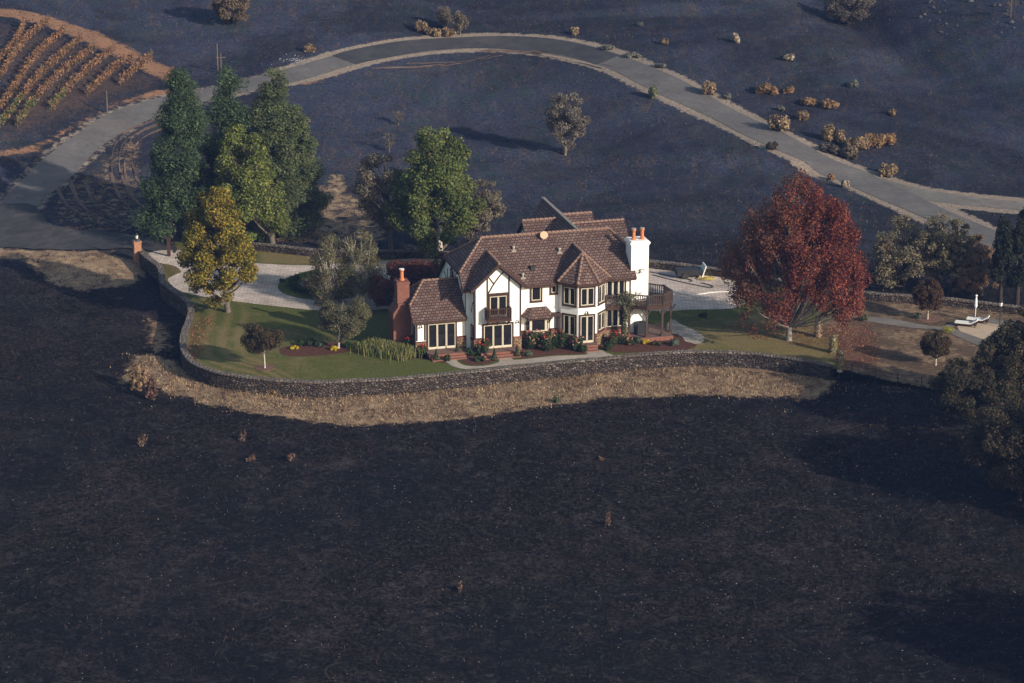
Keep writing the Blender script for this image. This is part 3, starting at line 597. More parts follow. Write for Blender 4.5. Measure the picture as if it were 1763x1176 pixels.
roof('wing_roof',[
 [(-5.45,.75,2.85),(-.45,.75,2.85),(-.45,4.06,5.66),(-3.75,4.06,5.66),(-5.45,2.1,4.0)],
 [(-5.45,2.1,4.0),(-3.75,4.06,5.66),(-5.45,6.02,4.0)],
 [(-.45,7.37,2.85),(-5.45,7.37,2.85),(-5.45,6.02,4.0),(-3.75,4.06,5.66),(-.45,4.06,5.66)]],
 [((-3.75,4.06,5.66),(-.5,4.06,5.66)),((-5.45,2.1,4.0),(-3.75,4.06,5.66)),((-3.75,4.06,5.66),(-5.45,6.02,4.0))],
 [((-5.48,.75,2.85),(-5.48,2.1,4.0)),((-5.48,2.1,4.0),(-5.48,6.02,4.0)),((-5.45,.73,2.85),(-.5,.73,2.85))])
A_=(10.33,.9,8.1)
TE=[(7.85,.45,5.72),(9.28,-1.05,5.72),(11.37,-1.05,5.72),(12.85,.45,5.72)]
roof('tower_roof',[
 [A_,(10.33,3.85,8.1),(7.85,.87,5.72),TE[0]],[TE[0],TE[1],A_],[TE[1],TE[2],A_],[TE[2],TE[3],A_],[TE[3],(12.85,.87,5.72),(10.33,3.85,8.1),A_]],
 [(A_,(10.33,3.85,8.1)),(TE[0],A_),(TE[1],A_),(TE[2],A_),(TE[3],A_)],
 [(TE[0],TE[1]),(TE[1],TE[2]),(TE[2],TE[3])])
roof('rear_roof',[
 [(11.2,5.0,8.9),(11.2,17.4,8.9),(9.9,16.2,7.86),(8.4,12.5,6.66),(7.1,11.0,5.62),(7.1,9.1,5.62)],
 [(11.2,5.0,8.9),(15.3,9.1,5.62),(15.3,17.4,5.62),(11.2,17.4,8.9)],
 [(7.4,11,8.6),(7.4,8,6.2),(7.85,8,6.2),(10.83,11,8.6)],
 [(7.4,11,8.6),(10.83,11,8.6),(7.83,14,6.2),(7.4,14,6.2)],
 [(11.9,9.8,8.35),(12.0,6.8,5.95),(17.0,6.8,5.95),(17.0,9.8,8.35)],[(11.9,9.8,8.35),(17.0,9.8,8.35),(17.0,12.8,5.95),(12.0,12.8,5.95)],
 [(11.6,13,8.35),(12.0,10.6,6.4),(14.8,10.6,6.4),(14.8,13,8.35)],[(11.6,13,8.35),(14.8,13,8.35),(14.8,15.4,6.4),(12,15.4,6.4)]],
 [((7.4,11,8.6),(10.8,11,8.6)),((11.9,9.8,8.35),(17,9.8,8.35)),((11.6,13,8.35),(14.8,13,8.35))],
 [((7.37,11,8.6),(7.37,8,6.2)),((17.03,9.8,8.35),(17.03,6.8,5.95)),((14.83,13,8.35),(14.83,10.6,6.4))])
c=MB(); c.bar((11.12,5.1,8.96),(11.12,17.4,8.96),.10,.12); c.bar((11.30,5.1,8.94),(11.30,17.4,8.94),.10,.10); part('ridge_glare',c,FLASH)  # pale bars imitate sun glare along the rear ridge cap
# half-timbering, windows and doors, all given on a wall plane: origin p0, direction ang, s along, z up, outwards
TB={}
class Plane:
    def __init__(s,p0,ang): s.p=Vector((p0[0],p0[1],0)); s.d=Vector((math.cos(ang),math.sin(ang),0)); s.n=Vector((math.sin(ang),-math.cos(ang),0))
    def at(s,a,z,o=0): return s.p+s.d*a+s.n*o+Vector((0,0,z))
    def rect(s,mb,a0,a1,z0,z1,o0,o1): 
        pts=[s.at(a0,z0,o0),s.at(a1,z0,o0),s.at(a1,z1,o0),s.at(a0,z1,o0)]; mb.extr(pts,s.n*(o1-o0))
    def bar(s,mb,a,b,w=.14,o=.045):
        mb=TB.setdefault(id(s),MB()) if mb is None else mb
        mb.bar(s.at(a[0],a[1],o/2),s.at(b[0],b[1],o/2),w,o,up=s.n)
def window(pl,a0,a1,z0,z1,n,door=False,parent=house,timber=.14,name=None,hstep=None):
    t=MB(); pl.rect(t,a0,a1,z1-timber,z1,-.02,.085); pl.rect(t,a0,a0+timber,z0,z1-timber,-.02,.085); pl.rect(t,a1-timber,a1,z0,z1-timber,-.02,.085)
    if not door: pl.rect(t,a0+timber,a1-timber,z0,z0+timber,-.02,.085)
    wn=part(name or ('door' if door else 'window'),t,TIMBER,parent)
    i0,i1=a0+timber,a1-timber; y0,y1=(z0 if door else z0+timber),z1-timber
    g=MB(); pl.rect(g,i0,i1,y0,y1,-.02,.02); part('pane',g,GLASS,wn)
    f=MB(); fw=.075; wd=(i1-i0)/n
    for k in range(n):
        l,r=i0+k*wd,i0+(k+1)*wd; bt=.20 if door else fw
        pl.rect(f,l+.01,l+fw,y0,y1,.02,.06); pl.rect(f,r-fw,r-.01,y0,y1,.02,.06); pl.rect(f,l+fw,r-fw,y1-fw,y1,.02,.06); pl.rect(f,l+fw,r-fw,y0,y0+bt,.02,.06)
        # slim glazing bars
    part('frame',f,CREAM,wn)
    s=MB()
    if not door: pl.rect(s,a0-.03,a1+.03,z0-.05,z0,-.01,.13); part('sill',s,TIMBER,wn)
    else:
        for k in range(1,n):
            if n==2 or k==1: s.tube([pl.at(i0+k*wd-.11,y0+1.0,.06),pl.at(i0+k*wd-.11,y0+1.0,.12),pl.at(i0+k*wd-.2,y0+1.0,.12)],.018,5)
        part('handle',s,IRON,wn)
    return wn
FL=.12
gp=Plane((0,0),0); mp=Plane((0,1.1),0); wp=Plane((-5.1,1.1),0)
window(gp,.72,3.62,FL,2.45,3,True); window(gp,1.28,3.12,3.02,5.12,2,True)
window(wp,.95,3.75,FL,2.62,3,True)
window(mp,5.45,6.6,3.80,5.36,1); window(mp,7.3,8.05,4.40,5.34,1)
window(mp,12.52,14.5,3.30,5.40,3,True); window(mp,12.52,14.5,.72,2.66,3)
TL=Plane((8.2,.6),R(-45)); TF=Plane((9.45,-.65),0); TR=Plane((11.2,-.65),R(45)); tl=math.hypot(1.25,1.25)
window(TL,.18,tl-.12,3.52,5.42,2); window(TL,.18,tl-.12,.66,2.78,2)
window(TF,.12,1.63,3.52,5.42,2); window(TF,.10,1.62,FL,2.80,2,True)
window(TR,.15,tl-.25,3.52,5.42,2); window(TR,.15,tl-.2,.95,2.80,2)
sg=Plane((0,1.1),R(-90)); window(sg,.1,.85,.95,2.25,1)      # gable wing, side
sm=Plane((-.5,11.3),R(-90))   # main block left side: s runs from back to front
window(sm,7.0,8.3,3.4,4.9,1); window(sm,4.6,5.4,5.1,5.9,1)
ws=Plane((-5.1,7.0),R(-90)); window(ws,4.5,5.5,.7,2.3,1)
rw=Plane((16.7,7.0),R(90)); window(rw,1.8,3.4,3.4,5.0,2)
t=None
for a in (.06,4.27): gp.bar(t,(a,1.1 if a<1 else B0+.4),(a,5.9),.14)
gp.bar(t,(.06,B0),(.06,1.2)); gp.bar(t,(1.2,3.0),(1.2,6.95),.13); gp.bar(t,(3.2,3.0),(3.2,6.85),.13); gp.bar(t,(1.2,5.2),(3.2,5.2),.13,.05)
gp.bar(t,(.0,1.12),(.75,1.12),.10,.07)
arc=[(2.72,7.2),(2.35,6.85),(2.0,6.4),(1.65,5.9),(1.42,5.5),(1.26,5.25)]
for a,b in zip(arc,arc[1:]): gp.bar(t,a,b,.12,.04)
gp.bar(t,(1.25,6.9),(1.78,6.15),.11,.04)
gp.bar(t,(0,5.75),(2.2,7.72),.14,.05); gp.bar(t,(2.2,7.72),(4.33,5.78),.14,.05)
mp.bar(t,(4.4,1.1),(4.4,5.6),.13); mp.bar(t,(4.33,1.12),(8.2,1.12),.12,.07); mp.bar(t,(12.45,.62),(14.95,.62),.1,.07); mp.bar(t,(14.9,.4),(14.9,5.6),.12)
wp.bar(t,(.07,1.0),(.07,2.85),.13); wp.bar(t,(.8,1.0),(.8,2.7),.13); wp.bar(t,(0,.86),(.95,.86),.12,.07); wp.bar(t,(3.8,1.1),(4.6,1.1),.1,.07); wp.bar(t,(.0,2.78),(4.6,2.78),.12,.05)
# left side timbering with curved braces
sm.bar(t,(10.15,0),(10.15,5.7),.13); sm.bar(t,(5.9,3.9),(5.9,6.6),.12); sm.bar(t,(3.4,1),(3.4,5.5),.12); sm.bar(t,(8.6,3.6),(8.6,6.6),.12)
for a,b in (((8.6,4.2),(9.2,5.0)),((9.2,5.0),(10.1,5.5)),((5.9,4.9),(5.2,5.9)),((5.2,5.9),(4.3,6.3)),((5.9,4.9),(6.6,5.9)),((6.6,5.9),(7.6,6.4)),((3.4,4.0),(2.7,4.6)),((2.7,4.6),(2.0,4.8))): sm.bar(t,a,b,.11,.04)
sg.bar(t,(1.0,B0),(1.0,5.6),.13)
for a,b in (((.1,3.4),(.5,4.2)),((.5,4.2),(1.0,4.6))): sg.bar(t,a,b,.1,.04)
for pl,L in ((TL,tl),(TF,1.75),(TR,tl)): pl.bar(t,(0,5.66),(L,5.66),.12,.05)
for b in TB.values(): part('timber_framing',b,TIMBER)
# stone plinths with brick course
def plinth(pl,a0,a1,h,z0=B0):
    s=MB(); c=MB(); pl.rect(s,a0,a1,z0,h,-.05,.07); pl.rect(c,a0,a1,h,h+.13,-.05,.12)
    part('brick_sill',c,BRICK,part('stone_base',s,HSTONE))
plinth(gp,-.07,.70,.92); plinth(gp,3.64,4.36,.92); plinth(mp,4.36,8.2,.95); plinth(wp,-.07,.92,.70); plinth(wp,3.78,4.6,.92); plinth(TL,0,tl,.50); plinth(TR,0,tl,.78); plinth(mp,12.45,14.95,.48)
plinth(sg,0,1.1,.80); plinth(sm,0,10.2,.92); plinth(TF,0,.09,.5); plinth(TF,1.64,1.75,.78)
# bay window with its own little roof
b=MB(); b.prism([(5.0,1.1),(5.3,.55),(6.9,.55),(7.2,1.1)],B0,1.15); bw=part('bay_window',b,HSTONE)
g=MB(); g.prism([(5.1,1.08),(5.36,.62),(6.84,.62),(7.1,1.08)],1.2,2.5); part('pane',g,GLASS,bw)
f=MB(); f.prism([(4.97,1.1),(5.28,.50),(6.92,.50),(7.23,1.1)],1.15,1.24); f.prism([(4.97,1.1),(5.28,.50),(6.92,.50),(7.23,1.1)],2.42,2.52)
for u,v in ((5.34,.6),(6.86,.6),(5.04,1.05),(7.16,1.05)): f.box(u-.05,v-.05,1.2,u+.05,v+.05,2.45)
f.box(5.34,.555,1.24,5.5,.6,2.42); f.box(6.7,.555,1.24,6.86,.6,2.42); part('frame',f,CREAM,bw)
r=MB(); e=[(4.55,1.09,2.55),(5.0,.0,2.55),(7.2,.0,2.55),(7.65,1.09,2.55)]; k=[(5.2,1.09,3.3),(5.6,.75,3.3),(6.6,.75,3.3),(7.0,1.09,3.3)]
for i in range(3): r.slab([e[i],e[i+1],k[i+1],k[i]],.1)
r.slab([k[0],k[1],k[2],k[3]],.08); part('bay_roof',r,ROOF,bw)
r=MB(); 
for u,v in ((5.0,.1),(7.2,.1)): r.bar((u,v,2.5),(u,1.05,1.75),.09)
r.box(4.9,.08,2.38,7.3,.2,2.5); part('bracket',r,TIMBER,bw)
# little pergola beside the bay window
b=MB()
for u,v in ((7.95,.15),(7.95,.9)): b.bar((u,v,B0),(u,v,2.5),.12)
b.bar((7.95,-.05,2.52),(7.95,1.1,2.52),.12,.14)
for k in range(4): b.bar((7.3,.05+.3*k,2.66),(8.2,.05+.3*k,2.66),.07,.1)
part('pergola',b,TIMBER)
# balcony on the gable
b=MB(); b.box(1.0,-.78,2.86,3.2,0.0,3.0); b.box(.96,-.84,2.78,3.24,-.74,2.98)
bal=part('balcony',b,TIMBER)
r=MB(); 
for a,e2 in (((1.02,-.76),(3.18,-.76)),((1.02,-.76),(1.02,0)),((3.18,-.76),(3.18,0))):
    r.bar((*a,3.98),(*e2,3.98),.11,.09); r.bar((*a,3.12),(*e2,3.12),.08,.07); n=14 if a[1]==e2[1] else 5
    for i in range(n+1):
        x=a[0]+(e2[0]-a[0])*i/n; y=a[1]+(e2[1]-a[1])*i/n; q=.11 if i in(0,n) else .055; r.bar((x,y,3.0),(x,y,3.98),q)
part('railing',r,TIMBER,bal)
r=MB()
for u in (1.15,2.1,3.05):
    r.bar((u,-.62,2.84),(u,0,2.3),.10,.12); r.blob((u,-.6,2.70),.12,8,0)
part('bracket',r,TIMBER,bal)
# wall lights and iron hook on the chimney
for pl,a,z in ((gp,4.0,2.55),(wp,.45,2.45),(TF,.85,3.1)):
    b=MB(); b.bar(pl.at(a,z,.0),pl.at(a,z+.05,.22),.05); b.tube([pl.at(a,z,.22),pl.at(a,z-.2,.24)],[.05,.10],6); part('wall_light',b,IRON)
# white chimney
b=MB(); b.box(15.0,1.2,B0,16.66,2.85,8.35); b.box(14.94,1.14,8.35,16.72,2.91,8.47); b.box(14.88,1.08,8.47,16.78,2.97,8.60); b.box(15.0,1.2,8.6,16.66,2.85,8.72)
ch=part('chimney',b,STUCCO,house,'tall white chimney with two terracotta pots')
for u in (15.42,16.22):
    b=MB(); v=1.9; b.tube([(u,v,8.7),(u,v,8.82),(u,v,8.86),(u,v,9.5),(u,v,9.55),(u,v,9.62)],[.24,.24,.17,.15,.22,.22],12); b.tube([(u,v,9.62),(u,v,9.68)],[.2,.19],12); part('pot',b,POT,ch)
    b=MB(); b.tube([(u,v,9.68),(u,v,9.72)],[.17,.24],10); b.tube([(u,v,9.72),(u,v,9.78)],[.24,.20],10); part('pot_cap',b,FLASH,ch)
b=MB(); b.bar((15.85,1.18,5.75),(15.85,1.16,6.15),.05); pts=[(15.85+.32*math.cos(t_)*(1-t_/9),.95-.1*math.sin(t_),5.95+.2*math.sin(t_)) for t_ in np.linspace(0,6,14)]; b.tube(pts,.025,5); b.bar((15.85,1.2,6.05),(16.15,.75,6.12),.04); b.bar((15.85,1.2,5.85),(15.6,.8,5.8),.04); part('iron_scroll',b,IRON,ch)
# brick chimney on the left wing
b=MB(); z0=B0
b.extr([(-6.75,3.0,z0),(-5.05,3.0,z0),(-5.05,3.0,3.9),(-5.2,3.0,4.0),(-6.3,3.0,4.0),(-6.3,3.0,3.7),(-6.75,3.0,3.1)],(0,2.0,0)); b.box(-6.3,3.2,4.0,-5.2,4.4,5.75); b.box(-6.36,3.14,5.75,-5.14,4.46,5.9); b.box(-6.3,3.2,5.9,-5.2,4.4,5.97)
bc=part('brick_chimney',b,BRICK); b=MB(); b.tube([(-5.75,3.8,5.95),(-5.75,3.8,6.08),(-5.75,3.8,6.12),(-5.75,3.8,6.8),(-5.75,3.8,6.86),(-5.75,3.8,6.95)],[.25,.25,.18,.16,.22,.22],12); part('pot',b,POT,bc)
b=MB(); b.tube([(-5.75,3.8,6.95),(-5.75,3.8,7.03)],[.21,.24],10); part('pot_cap',b,WHITE,bc)
# deck on posts
DK=[(12.46,.42),(14.6,.40),(16.0,-.55),(17.5,-.55),(18.7,.45),(18.5,2.2),(17.3,3.1),(16.66,3.1),(16.66,1.18),(12.46,1.1)]
b=MB().prism(DK,2.93,3.05); dk=part('deck',b,DECKW)
b=MB()
for a,e2 in zip(DK[:6],DK[1:7]): b.bar((*a,2.84),(*e2,2.84),.10,.30)
part('beam',b,TIMBER,dk)
r=MB()
for i,(a,e2) in enumerate(zip(DK[:6],DK[1:7])):
    L=math.dist(a,e2); n=max(2,int(L/.19)); r.bar((*a,4.02),(*e2,4.02),.13,.09); r.bar((*a,3.17),(*e2,3.17),.08,.08)
    for k in range(n+1):
        q=.12 if k in (0,n) else .07; x=a[0]+(e2[0]-a[0])*k/n; y=a[1]+(e2[1]-a[1])*k/n; r.bar((x,y,3.05),(x,y,4.10 if k in(0,n) else 4.0),q)
part('railing',r,DECKW,dk)
for (u,v) in ((14.62,.46),(16.0,-.48),(17.5,-.48),(18.62,.5),(18.42,2.12)):
    b=MB(); b.bar((u,v,B0),(u,v,2.8),.17); b.box(u-.13,v-.13,B0,u+.13,v+.13,.35); b.bar((u-.45,v,2.7),(u,v,2.1),.09); b.bar((u+.45,v,2.7),(u,v,2.1),.09); part('post',b,DECKW,dk)
# brick patios and steps
def patio(u0,u1,v0,v1,steps=1,name='patio'):
    b=MB(); b.box(u0,v0,B0,u1,v1,FL-.02)
    for k in range(steps): b.box(u0+.15,v0-.35*(k+1),B0,u1-.1,v0-.35*k-.002,FL-.02-.15*(k+1))
    part(name,b,BRICKP)
patio(.3,3.9,-1.3,0,2); patio(-4.3,-.9,-.55,1.1,2); patio(9.5,11.1,-1.5,-.66,2); patio(14.9,18.5,-.75,3.3,0); patio(12.5,14.9,.2,1.05,0)
# ============================================================ THINGS AROUND THE HOUSE
def hp(u,v,z=PAD): return UV(u,v,z)
g0=empty('barbecue',hp(15.9,.75,FL-.02),TH,'barbecue grill under a black cover below the deck','barbecue')
b=MB(); b.extr([(-.6,-.3,0),(.6,-.3,0),(.62,-.3,.75),(.42,-.3,1.1),(-.42,-.3,1.1),(-.62,-.3,.75)],(0,.6,0)); b.blob((0,0,.95),(.45,.3,.25),10,.05); b.build('cover',BLACK,g0)
b=MB()
for x in (-.5,.5): b.tube([(x,-.34,.07),(x,-.26,.07)],.07,8)
b.build('wheel',IRON,g0)
pc=onz(237,446,PAD)   # entrance pillar with lantern
p=empty('gate_pillar',pc,R(20),'round-topped brick gate pillar at the left end of the curving wall','pillar')
b=MB(); b.box(-.36,-.36,-1.0,.36,.36,1.75); b.box(-.42,-.42,1.75,.42,.42,1.9); b.build('shaft',brickmat('pillar_brick',(0.40,0.17,0.09),(0.52,0.26,0.15),(0.3,0.2,0.14)),p)
b=MB(); b.box(-.38,-.38,1.9,.38,.38,1.98); b.build('cap',CAPSTONE,p)
def lantern(loc,label,h):
    L=empty('lantern',loc,0,label,'lamp'); b=MB(); b.tube([(0,0,0),(0,0,.12),(0,0,.14),(0,0,h)],[.12,.1,.05,.05],8); b.tube([(0,0,h),(0,0,h+.04)],[.12,.15],6); b.build('post',IRON,L)
    b=MB(); b.tube([(0,0,h+.04),(0,0,h+.38)],[.12,.17],6); b.build('glass',WHITE,L); b=MB(); b.tube([(0,0,h+.38),(0,0,h+.40),(0,0,h+.55),(0,0,h+.62)],[.21,.21,.05,.02],6); b.build('top',IRON,L)
lantern(pc+Vector((0,0,1.98)),'black lantern standing on the brick gate pillar',.12)
q=onz(1721,563,PAD); lantern(q,'tall black garden lamp post beside the terrace at the right',2.0)
q=onz(291,441,PAD); p=empty('gate_post',q,0,'dark gate post across the entrance from the brick pillar','post'); b=MB(); b.box(-.16,-.16,-.3,.16,.16,1.9); b.build('shaft',TIMBER,p); b=MB(); b.box(-.22,-.22,1.9,.22,.22,2.0); b.build('cap',TIMBER,p)
# terrace furniture
for i,(x,y,lab) in enumerate(((1663,561,'cream sun lounger on the terrace, the nearer of the two'),(1683,555,'cream sun lounger on the terrace, the farther of the two'))):
    L=empty('sun_lounger',onz(x,y,PAD+.02),R(-18),lab,'sun lounger','sun loungers on the terrace')
    b=MB(); b.box(-1.0,-.36,.28,.45,.36,.38); b.extr([(.45,-.36,.28),(1.05,-.36,.62),(1.02,-.36,.72),(.45,-.36,.38)],(0,.72,0)); b.build('cushion',WHITE,L)
    b=MB(); b.box(-1.0,-.38,.2,1.0,.38,.28); b.build('frame',TIMBER,L)
    for sx in (-.9,.85):
        for sy in (-.3,.3): b=MB(); b.box(sx-.04,sy-.04,0,sx+.04,sy+.04,.2); b.build('leg',TIMBER,L)
L=empty('folded_parasol',onz(1679,547,PAD+.02),0,'closed white parasol on a pole between the sun loungers','parasol')
b=MB(); b.tube([(0,0,0),(0,0,2.1)],.035,6); b.build('pole',WHITE,L); b=MB(); b.tube([(0,0,1.0),(0,0,1.15),(0,0,1.8),(0,0,2.1)],[.1,.15,.11,.03],8); b.blob((0,0,2.15),.12,8,0); b.build('canopy',WHITE,L); b=MB(); b.tube([(0,0,0),(0,0,.1)],[.3,.27],10); b.build('base',IRON,L)
# things on the back court
L=empty('trailer',onz(1183,477,PAD+.015),R(8),'dark low cargo trailer with a white tailgate parked against the back wall','trailer')
b=MB(); b.box(-1.1,-.6,.3,1.3,.6,.85); b.build('body',BLACK,L)
b=MB(); b.extr([(1.32,-.75,.15),(1.70,-.75,1.25),(1.78,-.75,1.22),(1.42,-.75,.12)],(0,1.5,0)); b.build('tailgate',WHITE,L)
for s_ in (-.72,.62):
    b=MB(); b.tube([(-.3,s_,.3),(-.3,s_+.12,.3)],.3,12); b.build('wheel',IRON,L)
def hose(name,pix,r,mat,label,cat,loops=0,z=.04):
    b=MB(); pts=[onz(x,y,PAD+.015+z) for x,y in smooth(pix,4)]; o=pts[0].copy(); b.tube([p-o for p in pts],r,5); ob=b.build(name,mat); ob.location=o; return tag(ob,label,cat)
hose('hose',[(1119,468),(1140,472),(1165,477),(1190,482),(1188,485)],.05,IRON,'dark garden hose lying across the court in the nearer of two lines near the chimney','hose')
hose('hose',[(1123,473),(1150,480),(1190,489),(1222,495),(1226,492),(1208,487)],.05,IRON,'long dark garden hose with a bent end on the back court','hose')
hose('cable',[(1118,496),(1150,500),(1190,507),(1230,503),(1255,502)],.04,WHITE,'pale straight line of cable across the back court','cable')
c=onz(1218,481,PAD+.02); b=MB(); pts=[(.9*(0.4+.6*math.sin(t*.37))*math.cos(t),.8*(0.45+.5*math.cos(t*.21))*math.sin(t),.06+.02*(t%6)+.05*math.sin(t*3)) for t in np.linspace(0,26,110)]; b.tube(pts,.04,5); o=b.build('hose_coil',YELP); o.location=c; tag(o,'tangled yellow hose heaped near the trailer on the court','hose')
for x,y,h,lab in ((185,197,2.8,'pale utility pole at the lower edge of the vineyard'),(375,122,3.4,'thin pale pole beyond the road behind the pines, the taller of two'),(381,128,2.6,'short pole with a crossarm beyond the road behind the pines')):
    q=G(x,y); b=MB(); p=empty('utility_pole',q,0,lab,'pole','utility poles'); b.tube([(0,0,-.3),(0,0,h)],[.09,.07],7); b.build('shaft',BARK,p)
    b=MB(); b.bar((-.6,0,h-.5),(.6,0,h-.5),.1); 
    if 'crossarm' in lab: b.build('crossarm',BARK,p)
# wire fence from the end of the wall
fp=[(1445,645),(1466,650),(1507,660),(1545,666),(1586,672),(1630,684)]
q0=G(*fp[0]); fe=empty('wire_fence',q0,0,'rusty post and wire fence running right from the end of the stone wall','fence'); prev=None; wm=MB()
for x,y in fp:
    q=G(x,y)-q0; b=MB(); b.bar(q-Vector((0,0,.3)),q+Vector((0,0,1.25)),.08); b.build('post',BARKD,fe)
    if prev is not None:
        for k in (.45,.8,1.15): wm.tube([prev+Vector((0,0,k)),q+Vector((0,0,k))],.014,4)
    prev=q
wm.build('wire',IRON,fe)
# ============================================================ VEGETATION
def leafquads(P,N,size,jit,rg,asp=0.75):
    n=len(P); N=N/np.linalg.norm(N,axis=1)[:,None]; a=rg.normal(size=(n,3)); t=np.cross(N,a); t/=np.linalg.norm(t,axis=1)[:,None]; b=np.cross(N,t)
    s=(size*(1+jit*(rg.random(n)*2-1)))[:,None] if not np.isscalar(size) else (size*(1+jit*(rg.random(n)*2-1)))[:,None]
    V=np.stack([P-t*s,P-b*s*asp,P+t*s,P+b*s*asp],1).reshape(-1,3); Q=np.arange(4*n).reshape(n,4); return V,Q
def palette(cols,n,rg,w=None,j=0.18):
    c=np.array(cols)[rg.choice(len(cols),n,p=w)]; return c*(1+j*(rg.random((n,1))*2-1))*(1+0.06*(rg.random((n,3))*2-1))
def env(shape,t,th=0):   # crown radius (0..1) at height fraction t
    if shape=='round': return math.sqrt(max(0,1-(2*t-1)**2))**0.8
    if shape=='broad': return min(1,(max(0,1-t))**0.45*1.05)*min(1,(t+.12)/.42)**0.6
    if shape=='cone': return (1-t)**0.75*min(1,(t+.05)/.15)*0.98+0.02
    if shape=='pine': return (0.06+1.04*(1-t)**0.72)*min(1,(t+.16)/.24)*(0.86+.14*math.sin(t*31))
    if shape=='column': return min(1,(1-t)**0.5*1.25)*min(1,(t+.1)/.2)
    if shape=='egg': return math.sin(math.pi*min(1,(t*0.80+.20))**0.85)**0.72
    return 1
def tree(name,label,base,top,xl,xr,cb,shape,cols,n,leaf,clumps=60,cr=.26,bark=BARK,group=None,cat='tree',seed=1,tr=None,limbs=None,w=None,shell=0.5,twigs=0,depthr=0.9,lean=0,inpad=None,hue=None,stems=1,cvar=.22,droop=0,zs=.8,up=.95,lf=1.):
    rg=np.random.default_rng(seed); rn=random.Random(seed); n=int(n*(4 if shape=='pine' else 3)); leaf=leaf*(.56 if shape=='pine' else .6)
    q=onz(*base,PAD) if inpad else G(*base)
    s=F/depth(q); r=(xr-xl)/2/s; off=((xl+xr)/2-base[0])/s
    hh=(cb-top)/2/s; a=math.sqrt(max((hh**2-(r*depthr*sP)**2),(.35*hh)**2))/cP
    zc=((base[1]-(cb+top)/2)/s)/cP; z0=zc-a; z1=zc+a; Ht=z1
    root=empty(name,q,0,label,cat,group)
    # clumps
    C=[];
    for i in range(clumps):
        t=(i+.5)/clumps; t=0.5*t+0.5*rn.random(); t=min(.99,max(.01,t))**(1.25 if shape=='pine' else 1); th=rn.random()*6.283; rr=env(shape,t)*r
        f=(rn.random())**0.5*(1-shell)+shell
        rc=cr*r*(0.65+.7*rn.random())*(0.55+0.45*env(shape,t))
        k=max(0,rr-rc*.42)*f
        C.append((off*min(1,t+.4)+math.cos(th)*k,math.sin(th)*k*depthr,z0+t*(z1-z0)-(rc*.5 if t>.9 else 0),rc,t))
    C=np.array(C)
    # trunk and limbs
    if tr is None: tr=max(.10,Ht*.022)
    b=MB(); 
    for k in range(stems):
        sx=(rn.random()-.5)*.5*(stems>1); ex=off*.8+(rn.random()-.5)*r*1.1*(stems>1); ey=(rn.random()-.5)*r*(stems>1)
        pts=[(sx,0,-.3),(sx*1.1,0,.15),(sx+ex*.12+lean*.3,ey*.1,Ht*.2),(sx+ex*.45+lean,ey*.4,Ht*.5),(ex,ey,Ht*.88)]
        b.tube(pts,[tr*1.35,tr*1.1,tr*.88,tr*.55,tr*.12],8)
    b.build('trunk',bark if bark is not BARKM else (BARKM if name=='red_oak' else BARKW),root,True)
    L=MB(); nl=limbs if limbs is not None else min(clumps,46)
    for i in rn.sample(range(clumps),min(nl,clumps)):
        cx_,cy_,cz_,rc,t=C[i]; zt=max(z0*.75,cz_-math.hypot(cx_,cy_)*(.35 if shape in('pine','cone') else up)); f=min(.95,zt/Ht); bx=off*.8*f; 
        m1=((bx+cx_)/2*1.0,(cy_)/2,(zt+cz_)/2+ (.0 if shape in('pine','cone') else -.05*r)); b0=(tr*(1-f)*.5+.012)*lf
        L.tube([(bx,0,zt),m1,(cx_,cy_,cz_)],[b0,b0*.6,.015],5)
        for _ in range(twigs):
            d=Vector((rn.gauss(0,1),rn.gauss(0,1),abs(rn.gauss(.4,1)))).normalized()*rc*1.15; p=Vector((cx_,cy_,cz_)); st=Vector(m1).lerp(p,rn.random()); L.tube([st,(st+p+d)/2,p+d],[.035,.02,.008],4)
    if nl: L.build('branches',BARK if (bark is BARKW and shape!='egg') else bark,root)
    # leaves
    wts=C[:,3]**2; ci=rg.choice(len(C),n,p=wts/wts.sum()); d=rg.normal(size=(n,3)); d/=np.linalg.norm(d,axis=1)[:,None]
    rad=(rg.random(n)**0.42)[:,None]; P=C[ci,:3]+d*rad*C[ci,3][:,None]*np.array([1,1,zs if shape!='column' else 1.3]); P[:,2]-=droop*rg.random(n)*C[ci,3]
    P[:,2]=np.maximum(P[:,2],.15)
    N=d*.6+rg.normal(size=(n,3))*.55+np.array([0,0,.35])
    
    if shape=='pine': N[:,2]+=1.0
    V,Q=leafquads(P,N,leaf,.45,rg,.42 if shape=='pine' else .75); cc=palette(cols,n,rg,w)*(1+cvar*(rg.random(len(C))[ci,None]*2-1))
    if hue is not None:
        f=np.clip(hue(P,C[ci,4],r,rg),0,1)[:,None]; cc=cc*(1-f)+palette(hue.cols,n,rg)*f; kp=rg.random(n)>f[:,0]*.75; cc=cc[kp]; V=V.reshape(-1,4,3)[kp].reshape(-1,3); Q=np.arange(len(V)).reshape(-1,4)
    npmesh('crown',V,Q,np.repeat(np.clip(cc,0,1),4,0),LEAF,root)
    return root
PINE=[(0.0534, 0.0868, 0.0434), (0.0734, 0.1123, 0.0532), (0.1, 0.1378, 0.0631), (0.04, 0.0664, 0.0375)]
PINEW=[(0.0845, 0.1093, 0.0506), (0.118, 0.1426, 0.0628), (0.0596, 0.0867, 0.0425), (0.1553, 0.1663, 0.076)]
T=tree
gP='tall pines in the clump at the bend of the drive'
T('pine_tree','tall blue-green pine, leftmost of the clump left of the house',(292,418),103,243,400,398,'pine',PINE,17000,.24,150,.30,BARKD,gP,'tree',1,shell=.35)
T('pine_tree','narrow pine at the back middle of the clump, top beside the pale pole',(402,406),97,328,482,380,'pine',PINE,11000,.24,110,.32,BARKD,gP,'tree',2,shell=.35)
